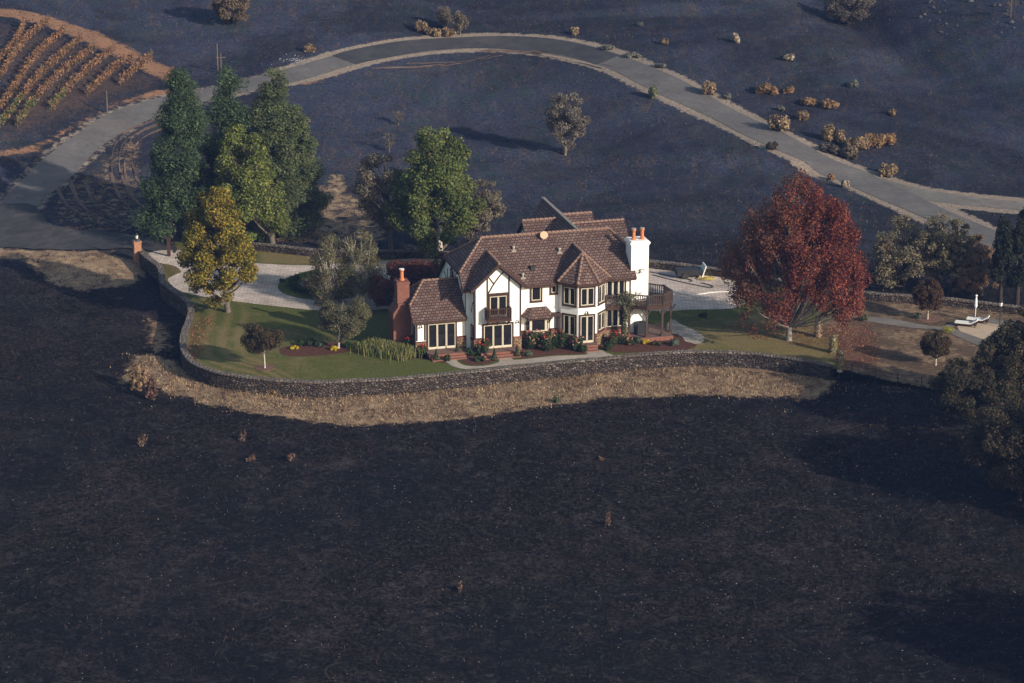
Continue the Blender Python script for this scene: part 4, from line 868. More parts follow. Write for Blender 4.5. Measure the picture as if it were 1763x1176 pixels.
T('pine_tree','tall pine with the highest right-hand top in the clump left of the house',(478,406),99,402,552,402,'pine',PINEW,17000,.24,150,.30,BARKD,gP,'tree',3,shell=.35)
T('pine_tree','broad shorter pine on the right-hand edge of the clump',(515,404),172,458,572,396,'pine',PINEW,12000,.24,120,.30,BARKD,gP,'tree',4,shell=.35)
SWEET=[(0.162, 0.1823, 0.0405), (0.1148, 0.1418, 0.0378), (0.2025, 0.216, 0.0607), (0.0743, 0.1013, 0.0297)]
T('broadleaf_tree','yellow-green broadleaf tree standing in front of the pine clump',(470,429),210,345,498,418,'broad',SWEET,9000,.19,80,.24,BARK,None,'tree',5,shell=.4)
AMB=[(0.21, 0.1705, 0.0266), (0.3, 0.2352, 0.0303), (0.1, 0.1058, 0.0242), (0.32, 0.1882, 0.0303), (0.06, 0.0647, 0.0218)]
T('autumn_tree','golden brown autumn tree on the lawn inside the left wall',(392,537),314,298,450,518,'broad',AMB,13000,.17,100,.22,BARK,None,'tree',6,inpad=True,w=[.28,.24,.22,.10,.16],shell=.4,tr=.26,lean=-.4)
DKRED=[(0.044, 0.033, 0.0198), (0.0715, 0.048, 0.0264), (0.033, 0.0375, 0.0176), (0.099, 0.0675, 0.033)]
T('young_tree','small dark purple-leaved tree in a mulch ring on the left lawn',(456,634),556,417,489,608,'round',DKRED,4200,.11,60,.26,BARKW,None,'tree',7,inpad=True,tr=.07,shell=.4)
BIRCH=[(0.15,0.14,0.05),(0.13,0.12,0.06),(0.075,0.08,0.04),(0.15,0.12,0.07)]
T('birch_tree','airy birch with pale bare stems, the left one beside the round island',(566,520),398,524,618,522,'egg',BIRCH,4200,.10,60,.26,BARKW,'birches by the round island','tree',8,inpad=True,stems=7,tr=.07,twigs=3,shell=.3,cvar=.3,up=1.8,zs=1.2,lf=.5)
T('birch_tree','airy birch with pale bare stems, the right one nearer the red maples',(622,522),388,572,664,520,'egg',BIRCH,4600,.10,60,.26,BARKW,'birches by the round island','tree',9,inpad=True,stems=8,tr=.07,twigs=3,shell=.3,cvar=.3,up=1.8,zs=1.2,lf=.5)
T('birch_tree','small leafy birch on the mulch bed between two clumps of yellow flowers',(583,600),505,551,638,588,'round',[(0.12,0.115,0.06),(0.09,0.095,0.045),(0.15,0.13,0.08)],5200,.11,50,.28,BARKW,'birches by the round island','tree',10,inpad=True,tr=.09,twigs=2)
MAPLE=[(0.0975, 0.0286, 0.0234), (0.13, 0.0455, 0.0325), (0.0715, 0.0286, 0.026), (0.169, 0.0715, 0.0455)]
for i,(bs,tp,l,r_,cb,lab) in enumerate((((668,535),472,634,694,526,'low dark red maple beside the driveway, nearest the birches'),((703,512),442,668,744,490,'spreading dark red maple behind the brick chimney'),((742,506),455,726,768,488,'small dark red maple against the left side of the house'))):
    T('red_maple',lab,bs,tp,l,r_,cb,'round',MAPLE,4800,.11,60,.28,BARK,'dark red maples left of the house','tree',20+i,inpad=True,tr=.1,stems=2)
BIGG=[(0.0938, 0.125, 0.035), (0.125, 0.1562, 0.0425), (0.0562, 0.085, 0.0275), (0.175, 0.175, 0.0562)]
GREY=[(0.154, 0.132, 0.0935), (0.198, 0.1705, 0.121), (0.11, 0.0968, 0.0726), (0.242, 0.198, 0.1375)]
T('scorched_tree','pale scorched tree behind the left side of the big green tree',(673,432),258,608,712,392,'round',GREY,5500,.14,70,.24,BARK,None,'tree',12,shell=.35,twigs=3)
T('scorched_tree','rounded grey-brown scorched tree behind the house ridge, right of the big green tree',(806,428),308,780,873,412,'round',GREY,5500,.14,70,.24,BARKD,None,'tree',13,shell=.4,twigs=2)
T('broadleaf_tree','big leafy green tree with several domed tops behind the house',(757,447),214,654,846,432,'broad',BIGG,16000,.19,110,.21,BARKW,None,'tree',14,shell=.4,tr=.32)
T('scorched_tree','lone grey scorched tree standing in the burned field inside the road bend',(973,266),158,938,1014,262,'round',[(0.15,0.13,0.105),(0.19,0.165,0.135),(0.10,0.085,0.07)],4200,.15,60,.25,BARK,None,'tree',15,shell=.3,twigs=3,cvar=.3)
RED=[(0.1076, 0.0229, 0.0247), (0.1518, 0.0357, 0.0272), (0.2024, 0.0574, 0.0321), (0.0759, 0.0204, 0.0272), (0.253, 0.0892, 0.0432)]
def hz(P,t,r,rg): return (sstep(-.10,.85,-P[:,0]/r*.95+t*.5-.12+0.18*rg.normal(size=len(P)))*.68)
hz.cols=[(0.17,0.085,0.05),(0.13,0.075,0.05),(0.21,0.10,0.045),(0.10,0.065,0.05)]
T('red_oak','huge dark red autumn tree with upswept grey branches right of the house',(1358,586),298,1238,1495,562,'egg',RED,30000,.15,280,.115,BARKM,None,'tree',16,inpad=True,shell=.25,tr=.27,limbs=170,twigs=3,hue=hz,zs=1.7,up=1.9,lf=.55)
OLIVE=[(0.204, 0.174, 0.108), (0.156, 0.144, 0.084), (0.264, 0.216, 0.132), (0.12, 0.102, 0.072)]
RUST=[(0.204, 0.12, 0.0864), (0.168, 0.132, 0.084), (0.252, 0.162, 0.108)]
gO='half burned trees beyond the back wall at right'
for i,(bx,by,tp,l,r_,cb,cl,lab) in enumerate(((1556,500,362,1490,1614,492,OLIVE,'olive-brown tree, leftmost of the row behind the right-hand wall'),(1612,500,362,1556,1668,480,OLIVE,'olive-brown tree, second from left in the row behind the right-hand wall'),(1640,508,368,1605,1682,492,OLIVE,'tallest olive tree in the middle of the row behind the right-hand wall'),(1690,508,396,1640,1716,498,RUST,'rust-tinged tree at the right end of the row before the dark poplars'),(1520,500,410,1498,1545,494,RUST,'thin low tree squeezed between the red tree and the olive row'),(1668,512,440,1632,1700,506,RUST,'low rusty tree in front of the olive row'))):
    T('scorched_tree',lab,(bx,by),tp,l,r_,cb,'egg',cl,3300,.14,70,.22,BARKD,gO,'tree',40+i,shell=.3,twigs=2)
POP=[(0.024,0.034,0.022),(0.038,0.048,0.028),(0.018,0.025,0.018)]
T('poplar_tree','dark narrow poplar, the left and lower one at the right edge',(1721,530),362,1704,1742,500,'column',POP,5000,.14,70,.42,BARKD,'poplars at the right edge','tree',50)
T('poplar_tree','dark narrow poplar, the taller one cut by the right edge',(1750,530),345,1733,1772,505,'column',POP,5000,.14,70,.42,BARKD,'poplars at the right edge','tree',51)
T('young_tree','small round bronze tree in a mulch ring beside the curved path',(1597,550),479,1570,1622,538,'round',[(0.05,0.035,0.02),(0.075,0.045,0.025),(0.10,0.05,0.03)],3600,.11,60,.26,BARKW,'small round trees in the right-hand garden','tree',52,inpad=True,tr=.07)
T('young_tree','small round green-brown tree below the yellow bush, nearer the wire fence',(1611,629),569,1583,1637,615,'round',[(0.045,0.04,0.018),(0.07,0.05,0.025),(0.09,0.055,0.03)],3600,.11,60,.26,BARKW,'small round trees in the right-hand garden','tree',53,inpad=True,tr=.07)
OAK=[(0.03, 0.0324, 0.0182), (0.048, 0.0486, 0.0252), (0.0675, 0.0607, 0.0308), (0.09, 0.0607, 0.042)]
gK='dark oaks at the right edge'
T('oak_tree','large dark oak spreading over the right edge, its crown level with the terrace',(1762,715),520,1668,1840,700,'egg',OAK,14000,.15,120,.18,BARKD,gK,'tree',60,shell=.4)
T('oak_tree','lower dark oak reaching furthest left beside the wire fence',(1680,735),612,1600,1765,725,'round',OAK,12000,.14,110,.18,BARKD,gK,'tree',61,shell=.4)
T('oak_tree','scorched brown and dark oak below the others at the right edge',(1755,860),690,1655,1850,840,'round',OAK+[(0.085,0.055,0.04),(0.075,0.05,0.04)],14000,.15,110,.22,BARKD,gK,'tree',62,shell=.4,twigs=2)
# off-frame oaks just outside at right whose shadows fall on the burned slope
T('oak_tree','big dark oak standing outside the right edge, throwing the shadow on the burned slope',(1960,905),650,1810,2110,880,'round',OAK,9000,.26,110,.22,BARKD,gK,'tree',63,shell=.4)
T('oak_tree','big dark oak outside the lower right corner of the burned slope',(2010,1200),960,1850,2170,1180,'round',OAK,9000,.26,110,.22,BARKD,gK,'tree',64,shell=.4)
# grey burned trees at the top edge
T('scorched_tree','grey burned tree in the gully at the top edge, right of centre',(1458,42),-22,1415,1500,40,'round',[(0.10,0.09,0.08),(0.075,0.068,0.06),(0.14,0.12,0.10)],3200,.17,50,.26,BARKD,None,'tree',65,twigs=2,shell=.2)
T('scorched_tree','brown scorched tree at the top edge, left of centre',(400,42),-20,362,432,38,'round',[(0.13,0.10,0.07),(0.10,0.08,0.06),(0.17,0.12,0.075)],3600,.18,50,.28,BARKD,None,'tree',66,shell=.3)
T('scorched_tree','thin grey standing tree above the top of the road bend, left of two',(764,46),8,750,778,44,'column',[(0.16,0.13,0.10),(0.12,0.10,0.08)],900,.14,26,.4,BARK,'thin burned trees above the road bend','tree',67,twigs=2,shell=.2)
T('scorched_tree','thin grey standing tree above the top of the road bend, right of two',(792,60),18,778,806,56,'column',[(0.19,0.16,0.11),(0.14,0.11,0.085)],1100,.14,26,.4,BARK,'thin burned trees above the road bend','tree',68,twigs=1,shell=.2)
for i,(x,y,tp,lab) in enumerate(((686,215,190,'thin bare burned sapling in the field above the green tree'),(670,262,222,'faint bare burned sapling left of the green tree top'),(1740,30,-20,'bare grey tree at the top right corner'))):
    T('bare_tree',lab,(x,y),tp,x-14,x+14,y-4,'egg',[(0.12,0.10,0.085)],90,.1,14,.4,BARK,None,'tree',70+i,twigs=4,shell=.2,tr=.06)
# ---- shrubs
def shrub(name,label,px,py,wd,ht,cols,n=700,leaf=.13,group=None,inpad=False,seed=1,cat='shrub',lumps=9,dr=.8,q=None):
    rg=np.random.default_rng(seed); q=q if q is not None else (onz(px,py,PAD) if inpad else G(px,py)); s=F/depth(q); rx=wd/2/s; hz_=max(.25,(ht/s-rx*dr*sP*.9)/cP)
    root=empty(name,q,0,label,cat,group)
    C=[];
    for i in range(lumps):
        a=rg.random()*6.283; k=math.sqrt(rg.random())*.72; C.append((math.cos(a)*k*rx,math.sin(a)*k*rx*dr,hz_*(.25+.45*rg.random()*(1-k*.6)),rx*(.28+.2*rg.random()),hz_*(.3+.15*rg.random())))
    C=np.array(C); ci=rg.choice(len(C),n); d=rg.normal(size=(n,3)); d/=np.linalg.norm(d,axis=1)[:,None]; rr=(rg.random(n)**.4)[:,None]
    P=C[ci,:3]+d*rr*np.stack([C[ci,3],C[ci,3],C[ci,4]],1); P[:,2]=np.abs(P[:,2])
    V,Q=leafquads(P,d+rg.normal(size=(n,3))*.5+np.array([0,0,.3]),leaf,.4,rg); cc=palette(cols,n,rg)*(1+.2*(rg.random(len(C))[ci,None]*2-1))
    npmesh('foliage',V,Q,np.repeat(cc,4,0),LEAF,root)
    b=MB()
    for i in range(min(7,lumps)): b.tube([(0,0,-.1),(C[i,0]*.5,C[i,1]*.5,C[i,2]*.6),tuple(C[i,:3]+np.array([0,0,C[i,4]*.8]))],[.035,.025,.01],4)
    b.build('stems',BARK,root); return root
TAN=[(0.27,0.19,0.11),(0.34,0.25,0.15),(0.20,0.14,0.085),(0.16,0.11,0.07)]
ORG=[(0.26,0.16,0.08),(0.33,0.21,0.11),(0.18,0.11,0.06)]
PALE=[(0.42,0.36,0.27),(0.34,0.29,0.22),(0.26,0.21,0.16)]
GRYS=[(0.15,0.15,0.12),(0.20,0.19,0.15),(0.11,0.11,0.09)]
gS='scorched shrubs scattered on the hillside'
SH=[(990,60,17,16,TAN,'small tan shrub just above the road, right of the top of the bend'),(1103,45,9,9,GRYS,'tiny grey shrub on the far hillside near the top'),(1145,76,12,14,TAN,'small tan shrub on the hillside above the road, near the middle'),(1266,74,17,20,PALE,'pale upright shrub high on the right hillside'),(1360,104,23,15,PALE,'whitish rounded shrub, the brightest on the hillside'),
(1217,162,36,28,TAN,'tan bush beside the upper verge of the road'),(1252,170,14,12,GRYS,'small grey bush by the verge right of the tan roadside bush'),(1322,162,42,24,ORG,'wide orange-brown bush, leftmost of the middle group'),(1357,160,20,15,ORG,'small orange bush touching the wide orange-brown bush'),(1391,180,32,18,ORG,'orange-brown bush in the middle of the hillside group'),(1428,186,32,19,ORG,'rounded tan-orange bush at the right end of the middle group'),(1467,150,22,14,GRYS,'faint grey bush on the upper right slope'),
(1341,224,52,34,TAN,'large tan bush just above the road on the right'),(1381,206,24,22,TAN,'irregular tan bush between the large bush and the thicket'),(1345,190,14,10,GRYS,'small grey bush above the large tan bush'),(1536,198,16,13,TAN,'lone reddish tan bush on the far right slope'),
(1432,244,50,36,TAN,'tan bush at the upper left of the big thicket'),(1470,256,52,32,TAN,'tan bush in the middle of the big thicket'),(1505,252,48,32,ORG,'orange-tipped bush right of the middle of the big thicket'),(1533,250,30,26,ORG,'small bush at the right end of the big thicket'),(1462,272,40,28,[(0.15,0.12,0.085),(0.12,0.095,0.07)],'dull brown bush at the foot of the big thicket'),(1428,262,46,20,[(0.09,0.075,0.06),(0.12,0.10,0.08)],'dark burned bush at the lower left of the big thicket'),(1530,302,40,27,TAN,'tan bush by itself below the big thicket'),
(1120,168,24,26,[(0.13,0.15,0.08),(0.17,0.18,0.10)],'grey-green bush on the lower verge of the road'),(1328,258,22,18,[(0.06,0.05,0.035),(0.09,0.07,0.05)],'dark small bush on the lower verge of the road'),(1431,310,16,12,ORG,'small brown tuft bush at the lower verge above the red tree'),(1455,323,15,17,PALE,'pale cream bush at the lower verge above the red tree'),
(533,90,22,18,TAN,'round tan bush beyond the road above the pines'),(725,54,30,22,TAN,'tan bush, left of the row along the top of the bend'),(748,62,26,18,TAN,'low tan bush, middle of the row along the top of the bend'),(770,62,30,18,TAN,'low tan bush, right of the row along the top of the bend'),
(1094,97,36,11,GRYS,'low grey bush along the upper verge right of the bend top'),(1050,84,34,10,GRYS,'low grey bush along the upper verge near the bend top'),(1135,116,28,11,GRYS,'low grey bush on the upper verge, the right one of three')]
for i,(x,y,wd,ht,cl,lab) in enumerate(SH): shrub('shrub',lab,x,y,wd,ht,cl,int(250+wd*ht*1.1),.14,gS,False,200+i)
shrub('shrub','golden dry bush at the foot of the wall below the left lawn',473,678,30,15,[(0.42,0.27,0.06),(0.34,0.21,0.06)],600,.10,None,False,301)
shrub('shrub','tall straw-coloured dry bush on the left end of the dry grass',238,668,38,52,[(0.27,0.19,0.11),(0.20,0.12,0.08)],600,.13,None,False,302,lumps=12)
shrub('shrub','small green weed in the dry grass below the wall',957,692,18,11,[(0.08,0.10,0.05)],250,.08,None,False,303)
shrub('shrub','reddish dry bush beside the tall straw-coloured one',262,688,22,50,[(0.19,0.10,0.075),(0.13,0.08,0.06)],350,.13,None,False,304,lumps=12)
for i,(x,y,lab) in enumerate(((508,602,'yellow flowers on the left of the mulch bed in the lawn'),(576,603,'yellow flowers on the right of the mulch bed below the birch'),(1111,592,'yellow flowers among grey-green mounds below the deck'),(1630,572,'yellow-green bush where the curved path meets the terrace'))):
    shrub('yellow_flowers',lab,x,y,17 if i<3 else 26,10 if i<3 else 16,[(0.55,0.42,0.01),(0.48,0.36,0.01),(0.62,0.50,0.03)] if i<3 else [(0.38,0.34,0.05),(0.25,0.25,0.05)],450,.05,'clumps of yellow flowers',True,310+i,'flowers')
GRN=[(0.035,0.06,0.022),(0.055,0.085,0.03),(0.025,0.042,0.018)]; SAGE=[(0.09,0.12,0.08),(0.12,0.15,0.10)]
for i,(x,y,wd,ht,cl,lab) in enumerate(((530,594,34,16,GRN,'dark green shrub left of the birch in the lawn bed'),(552,596,22,12,SAGE,'grey-green low shrub in the middle of the lawn bed'),(598,598,22,14,GRN,'green shrub right of the birch stem'),
 (1098,590,20,14,SAGE,'grey-green mound left of the yellow flowers below the deck'),(1084,594,22,14,GRN,'green mound left of the grey-green mound below the deck'),(1131,594,22,10,[(0.08,0.07,0.035)],'olive mound right of the yellow flowers'),(1161,595,20,15,SAGE,'large grey-green mound at the right end of the bed'),(1580,548,16,12,SAGE,'grey-green bush beside the bronze tree'),(1486,552,20,16,[(0.09,0.10,0.05)],'green tuft behind the trunk of the red tree'),(1210,548,20,14,GRN,'dark bush on the shaded lawn by the court'),
 (486,486,10,9,GRN,'clipped ball bush on the left tip of the round island'),(545,513,16,10,SAGE,'pale bush on the near rim of the round island'),(752,452,14,8,[(0.13,0.14,0.04)],'yellow-green bush at the foot of the big green tree'),
 (812,612,28,17,GRN,'green bush in the bed before the gable'),(825,622,22,12,GRN,'low green bush at the tip of the bed before the gable'),(795,600,20,30,[(0.06,0.045,0.05),(0.04,0.05,0.03)],'dark purple shrub against the wing wall'),(908,612,22,13,SAGE,'grey-green low bush under the roses left of the bay window'),(1046,603,16,18,GRN,'dark bush right of the tower steps'),(1004,606,18,17,GRN,'dark bush left of the tower steps'),(770,622,10,16,GRN,'small dark bush left of the wing steps'))):
    shrub('garden_shrub',lab,x,y,wd,ht,cl,int(260+wd*ht*1.6),.07,'clipped shrubs in the garden beds',True,400+i)
# roses: leafy bushes with red and pink blooms as a part
def rose(x,y,wd,ht,bl,lab,i):
    r=shrub('rose_bush',lab,x,y,wd,ht,GRN+[(0.07,0.09,0.04)],int(400+wd*ht*1.5),.07,'rose bushes along the front of the house',True,500+i,'rose bush')
    rg=np.random.default_rng(700+i); me=[c for c in r.children if c.name.startswith('foliage')][0].data; co=np.zeros(len(me.vertices)*3,np.float32); me.vertices.foreach_get('co',co); co=co.reshape(-1,3)
    n=int(wd*1.1); k=rg.choice(len(co),n,p=(co[:,2]**2)/(co[:,2]**2).sum()); P=co[k]*1.05; b=MB()
    P=np.repeat(P,6,0)+rg.normal(size=(n*6,3))*.05; V,Q=leafquads(P,rg.normal(size=(n*6,3)),.07,.3,rg); npmesh('blooms',V,Q,np.repeat(np.repeat(palette(bl,n,rg),6,0),4,0),LEAF,r)
ROSE=[(0.55,0.03,0.02),(0.45,0.02,0.02),(0.60,0.10,0.05)]; PINK=[(0.60,0.22,0.16),(0.65,0.38,0.30),(0.55,0.12,0.10)]
for i,(x,y,wd,ht,bl,lab) in enumerate(((712,606,28,42,ROSE,'red rose bush at the left corner of the wing'),(728,612,20,22,ROSE,'low red rose bush beside the wing steps'),(832,612,28,34,ROSE,'red rose bush before the stone corner of the gable'),(890,600,26,36,ROSE,'red rose bush right of the gable doors'),(912,600,34,38,PINK,'pink rose bush left of the bay window'),(938,602,34,38,PINK,'pink and white rose bush under the bay window'),(965,600,30,40,PINK,'rose bush beneath the pergola'),(990,602,28,34,PINK,'pink rose bush against the tower'),(1058,594,24,28,ROSE,'red rose bush right of the tower steps'),(1078,594,24,22,PINK,'pink rose bush before the deck posts'))): rose(x,y,wd,ht,bl,lab,i)
# upright reedy hedge by the wing, cone shrubs, climbers
def reeds(name,label,pix,h,n,cols,cat,seed,wd=.9,inpad=True):
    rg=np.random.default_rng(seed); P0=[onz(*q,PAD) for q in pix]; o=P0[0]; root=empty(name,o,0,label,cat); a=np.array([(p.x-o.x,p.y-o.y) for p in P0]); t=rg.random(n)*(len(a)-1); i=t.astype(int); f=(t-i)[:,None]; B=a[i]*(1-f)+a[np.minimum(i+1,len(a)-1)]*f+rg.normal(size=(n,2))*wd*.4
    hh=h*(.55+.45*rg.random(n)); d=rg.normal(size=(n,2))*.13; w_=.035; ang=rg.random(n)*3.14; dx=np.cos(ang)*w_; dy=np.sin(ang)*w_
    V=np.stack([np.stack([B[:,0]-dx,B[:,1]-dy,0*hh],1),np.stack([B[:,0]+dx,B[:,1]+dy,0*hh],1),np.stack([B[:,0]+d[:,0]*hh+dx*.4,B[:,1]+d[:,1]*hh+dy*.4,hh],1),np.stack([B[:,0]+d[:,0]*hh-dx*.4,B[:,1]+d[:,1]*hh-dy*.4,hh],1)],1).reshape(-1,3)
    npmesh('foliage',V,np.arange(4*n).reshape(n,4),np.repeat(palette(cols,n,rg),4,0),LEAF,root); return root
reeds('iris_hedge','row of upright yellow-green leafy plants left of the wing',[(643,604),(670,608),(700,612)],1.0,3600,[(0.14,0.16,0.05),(0.20,0.20,0.07),(0.08,0.11,0.04),(0.27,0.24,0.10)],'hedge',81,1.7)
for i,(x,y,lab) in enumerate(((751,621,'little cone-shaped shrub left of the wing steps'),(787,612,'little cone-shaped shrub right of the wing steps'),(851,620,'little cone-shaped shrub at the tip of the gable bed'),(890,614,'little cone-shaped shrub right of the gable steps'))):
    q=onz(x,y,PAD); root=empty('cone_shrub',q,0,lab,'shrub','cone-shaped shrubs by the steps'); rg=np.random.default_rng(90+i); n=420; t=rg.random(n); a=rg.random(n)*6.283; rr=(1-t)*.32*(.7+.3*rg.random(n)); P=np.stack([np.cos(a)*rr,np.sin(a)*rr,.05+t*1.05],1)
    V,Q=leafquads(P,np.stack([np.cos(a),np.sin(a),.4+0*a],1)+rg.normal(size=(n,3))*.4,.055,.3,rg); npmesh('foliage',V,Q,np.repeat(palette(GRN,n,rg),4,0),LEAF,root)
    b=MB(); b.tube([(0,0,-.1),(0,0,.9)],[.03,.01],5); b.build('stems',BARK,root)
q=hp(14.0,.1); rg=np.random.default_rng(77); root=empty('climbing_plant',q,0,'climber with white flowers growing up to the deck railing','climber'); n=1500; t=rg.random(n)**.8; P=np.stack([rg.normal(size=n)*(.12+.45*(t>.7)),rg.normal(size=n)*.16,.1+t*4.6],1)+np.array([.3,0,0])*t[:,None]; V,Q=leafquads(P,rg.normal(size=(n,3)),.075,.4,rg); npmesh('foliage',V,Q,np.repeat(palette([(0.10,0.11,0.05),(0.07,0.08,0.04),(0.45,0.42,0.33)],n,rg,[.45,.4,.15]),4,0),LEAF,root)
b=MB(); b.tube([(0,0,-.1),(.05,0,1.5),(.2,0,3.4),(.4,0,4.4)],[.05,.04,.03,.01],5); b.build('stems',BARK,root)
for i,(x,y,h,lab,cl) in enumerate(((1434,607,1.6,'ivy-covered stump on the lawn corner, the upper of two',[(0.26,0.22,0.09),(0.18,0.17,0.07)]),(1446,636,1.7,'ivy-covered post at the end of the stone wall, the lower of two',[(0.26,0.22,0.09),(0.20,0.14,0.08)]),(1408,580,1.9,'leaf-covered trunk stump right of the red tree trunk',[(0.34,0.24,0.16),(0.24,0.15,0.10)]))):
    q=onz(x,y,PAD); root=empty('ivy_stump',q,0,lab,'stump','ivy-covered stumps near the red tree'); b=MB(); b.tube([(0,0,-.2),(0,0,.5),(.08,0,h)],[.26,.2,.16],8); b.build('trunk',BARKW,root); rg=np.random.default_rng(i); n=500; a=rg.random(n)*6.28; t=rg.random(n); P=np.stack([np.cos(a)*(.26+.12*rg.random(n)),np.sin(a)*.3,t*(h+.15)],1); V,Q=leafquads(P,P+rg.normal(size=(n,3))*.3,.08,.4,rg); npmesh('foliage',V,Q,np.repeat(palette(cl,n,rg),4,0),LEAF,root)
for i,(x,y,wd,ht,lab) in enumerate(((420,758,20,22,'small dry tuft on the burned slope, upper one below the left lawn'),(430,792,24,14,'flat rusty tuft on the burned slope under a taller dry tuft'),(500,794,22,20,'thin dry tuft on the burned slope, right of the flat rusty one'),(246,768,18,26,'thin straw tuft at the far left of the burned slope'),(1048,905,12,28,'single dry brown stalk standing low on the burned slope'),(1034,792,13,7,'small tan rock-like tuft on the burned slope below the house'),(792,1018,10,22,'faint grey dry stalk near the bottom of the burned slope'))):
    shrub('dry_tuft',lab,x,y,wd,ht,[(0.16,0.095,0.065),(0.11,0.07,0.055)],110,.09,'dry tufts on the burned slope',False,900+i,'tuft',5)
# round low hedge ring on the island
rg=np.random.default_rng(5); n=6500; a=rg.random(n)*6.283; rr=3.4+rg.normal(size=n)*.16; P=np.stack([np.cos(a)*rr,np.sin(a)*rr,.08+rg.random(n)*.5],1); V,Q=leafquads(P,rg.normal(size=(n,3))+np.array([0,0,.5]),.09,.3,rg)
h=npmesh('ring_hedge',V,Q,np.repeat(palette(GRN,n,rg),4,0),LEAF); h.location=(IC.x,IC.y,PAD+.05); tag(h,'low clipped hedge forming a ring on the round island of the drive','hedge')
b=MB()
for k in range(40):
    a0=k/40*6.283; b.blob((math.cos(a0)*2.45,math.sin(a0)*2.45,.1),(.22,.17,.16),8,.2)
o=b.build('stone_ring',CAPSTONE); o.location=(IC.x,IC.y,PAD+.05); tag(o,'ring of pale edging stones round the bed in the island','stone edging')
# ---- vineyard
VR=[[(-12,118),(25,82),(42,45)],[(-12,160),(30,92),(58,62),(84,44)],[(-12,205),(20,165),(60,105),(112,58)],[(0,222),(30,185),(75,130),(140,72)],[(30,222),(60,180),(110,128),(165,88)],[(88,192),(118,158),(150,128),(197,90)],[(150,168),(180,140),(205,118),(232,104)],[(207,148),(232,126),(262,104)]]
VC=[(0.2295, 0.1242, 0.0684), (0.2984, 0.1674, 0.0912), (0.1492, 0.0842, 0.0512), (0.1262, 0.108, 0.0456)]
for i,pl in enumerate(VR):
    pts=gline(pl,6); q=(pts[0][0],pts[0][1],float(H0(*pts[0]))); root=empty('vine_row',q,0,'row of brown grapevines, %s'%(['outermost at the upper left','second from the upper left','third from the left','fourth from the left','fifth from the left, green at its lower end','sixth from the left','next to last at the right, a short one','shortest row at the right end'][i]),'vines','rows of grapevines')
    P=np.array(pts); acc=np.concatenate([[0],np.cumsum(np.hypot(*np.diff(P,axis=0).T))]); L=acc[-1]; n=int(L*60*(1)); rg=np.random.default_rng(800+i); s_=rg.random(n)*L; s_=s_+.3*np.sin(s_*3.5); x=np.interp(s_,acc,P[:,0])+rg.normal(size=n)*.15; y=np.interp(s_,acc,P[:,1])+rg.normal(size=n)*.15; z=H0(x,y)+.35+rg.random(n)*.85-.1*rg.random(n)
    V,Q=leafquads(np.stack([x,y,z],1)-np.array(q),rg.normal(size=(n,3))+np.array([0,-.4,.3]),.13,.4,rg); cc=palette(VC,n,rg,[.4,.3,.2,.1]); g_=(s_<L*.25)&(rg.random(n)<.45)&(i in(3,4,5)); cc[g_]=(0.10,0.15,0.04)
    npmesh('foliage',V,Q,np.repeat(cc,4,0),LEAF,root)
    b=MB()
    for s0 in np.arange(1,L,1.8): xx=np.interp(s0,acc,P[:,0]); yy=np.interp(s0,acc,P[:,1]); zz=float(H0(xx,yy)); b.tube([(xx-q[0],yy-q[1],zz-q[2]-.1),(xx-q[0]+.05,yy-q[1],zz-q[2]+.9)],[.05,.03],5)
    b.build('stems',BARK,root)
    for s0 in (0.2,L*.5,L-.2): xx=np.interp(s0,acc,P[:,0]); yy=np.interp(s0,acc,P[:,1]); zz=float(H0(xx,yy)); b=MB(); b.bar((xx-q[0],yy-q[1],zz-q[2]-.2),(xx-q[0],yy-q[1],zz-q[2]+1.6),.07); b.build('post',BARK,root)
# ---- uncountable ground cover
def scatter(name,region,n,fn,label,seed): 
    rg=np.random.default_rng(seed); x0,x1,y0,y1=region; return rg
def zsurf(x,y):
    d=pdist(PADPOLY,x,y); return H0(x,y)+(wob(x,y,2.3,21)*0.10+wob(x,y,5,22)*0.10)*sstep(0.5,4,d)
def drymask(x,y):
    v=np.zeros(len(x)); 
    for px,val in FORE['dry']: v=np.maximum(v,soft(x,y,gpoly(px),val,1.2))
    return v
rg=np.random.default_rng(31); fr=np.array(gpoly([(-5,427),(240,426),(330,520),(320,600),(380,640),(600,655),(900,634),(1180,606),(1443,632),(1640,690),(1640,760),(1200,700),(600,745),(180,700),(180,560),(-5,500)])); n=230000
x=rg.uniform(fr[:,0].min(),fr[:,0].max(),n); y=rg.uniform(fr[:,1].min(),fr[:,1].max(),n); k=~inside(PADPOLY,x,y)&inside(fr,x,y); x,y=x[k],y[k]; mk=drymask(x,y)+.6*wob(x,y,3,9)+.3*rg.normal(size=len(x)); k=(mk>.80)&~((x<-30)&(y>2)); x,y=x[k],y[k]
def blades(name,x,y,h,wd,cols,rg,label,cat):
    n=len(x); z=zsurf(x,y); hh=h*(.4+rg.random(n)); a=rg.random(n)*3.14; dx=np.cos(a)*wd; dy=np.sin(a)*wd; lx=rg.normal(size=n)*.5*hh; ly=rg.normal(size=n)*.5*hh
    V=np.stack([np.stack([x-dx,y-dy,z-.03],1),np.stack([x+dx,y+dy,z-.03],1),np.stack([x+lx,y+ly,z+hh],1)],1).reshape(-1,3)
    c=palette(cols,n,rg,None,.3)*(1+.45*wob(x,y,2.5,4)+.35*wob(x,y,7,6))[:,None]; o=npmesh(name,V,np.arange(3*n).reshape(n,3),np.repeat(np.clip(c,0,1),3,0),GRASS,None,3); return tag(o,label,cat,None,'stuff')
print('dry blades',len(x)); blades('dry_grass',x,y,.15,.045,[(0.34,0.25,0.15),(0.42,0.32,0.20),(0.25,0.165,0.10),(0.17,0.10,0.065)],rg,'straw-coloured dry grass in the strip below the garden wall','grass')
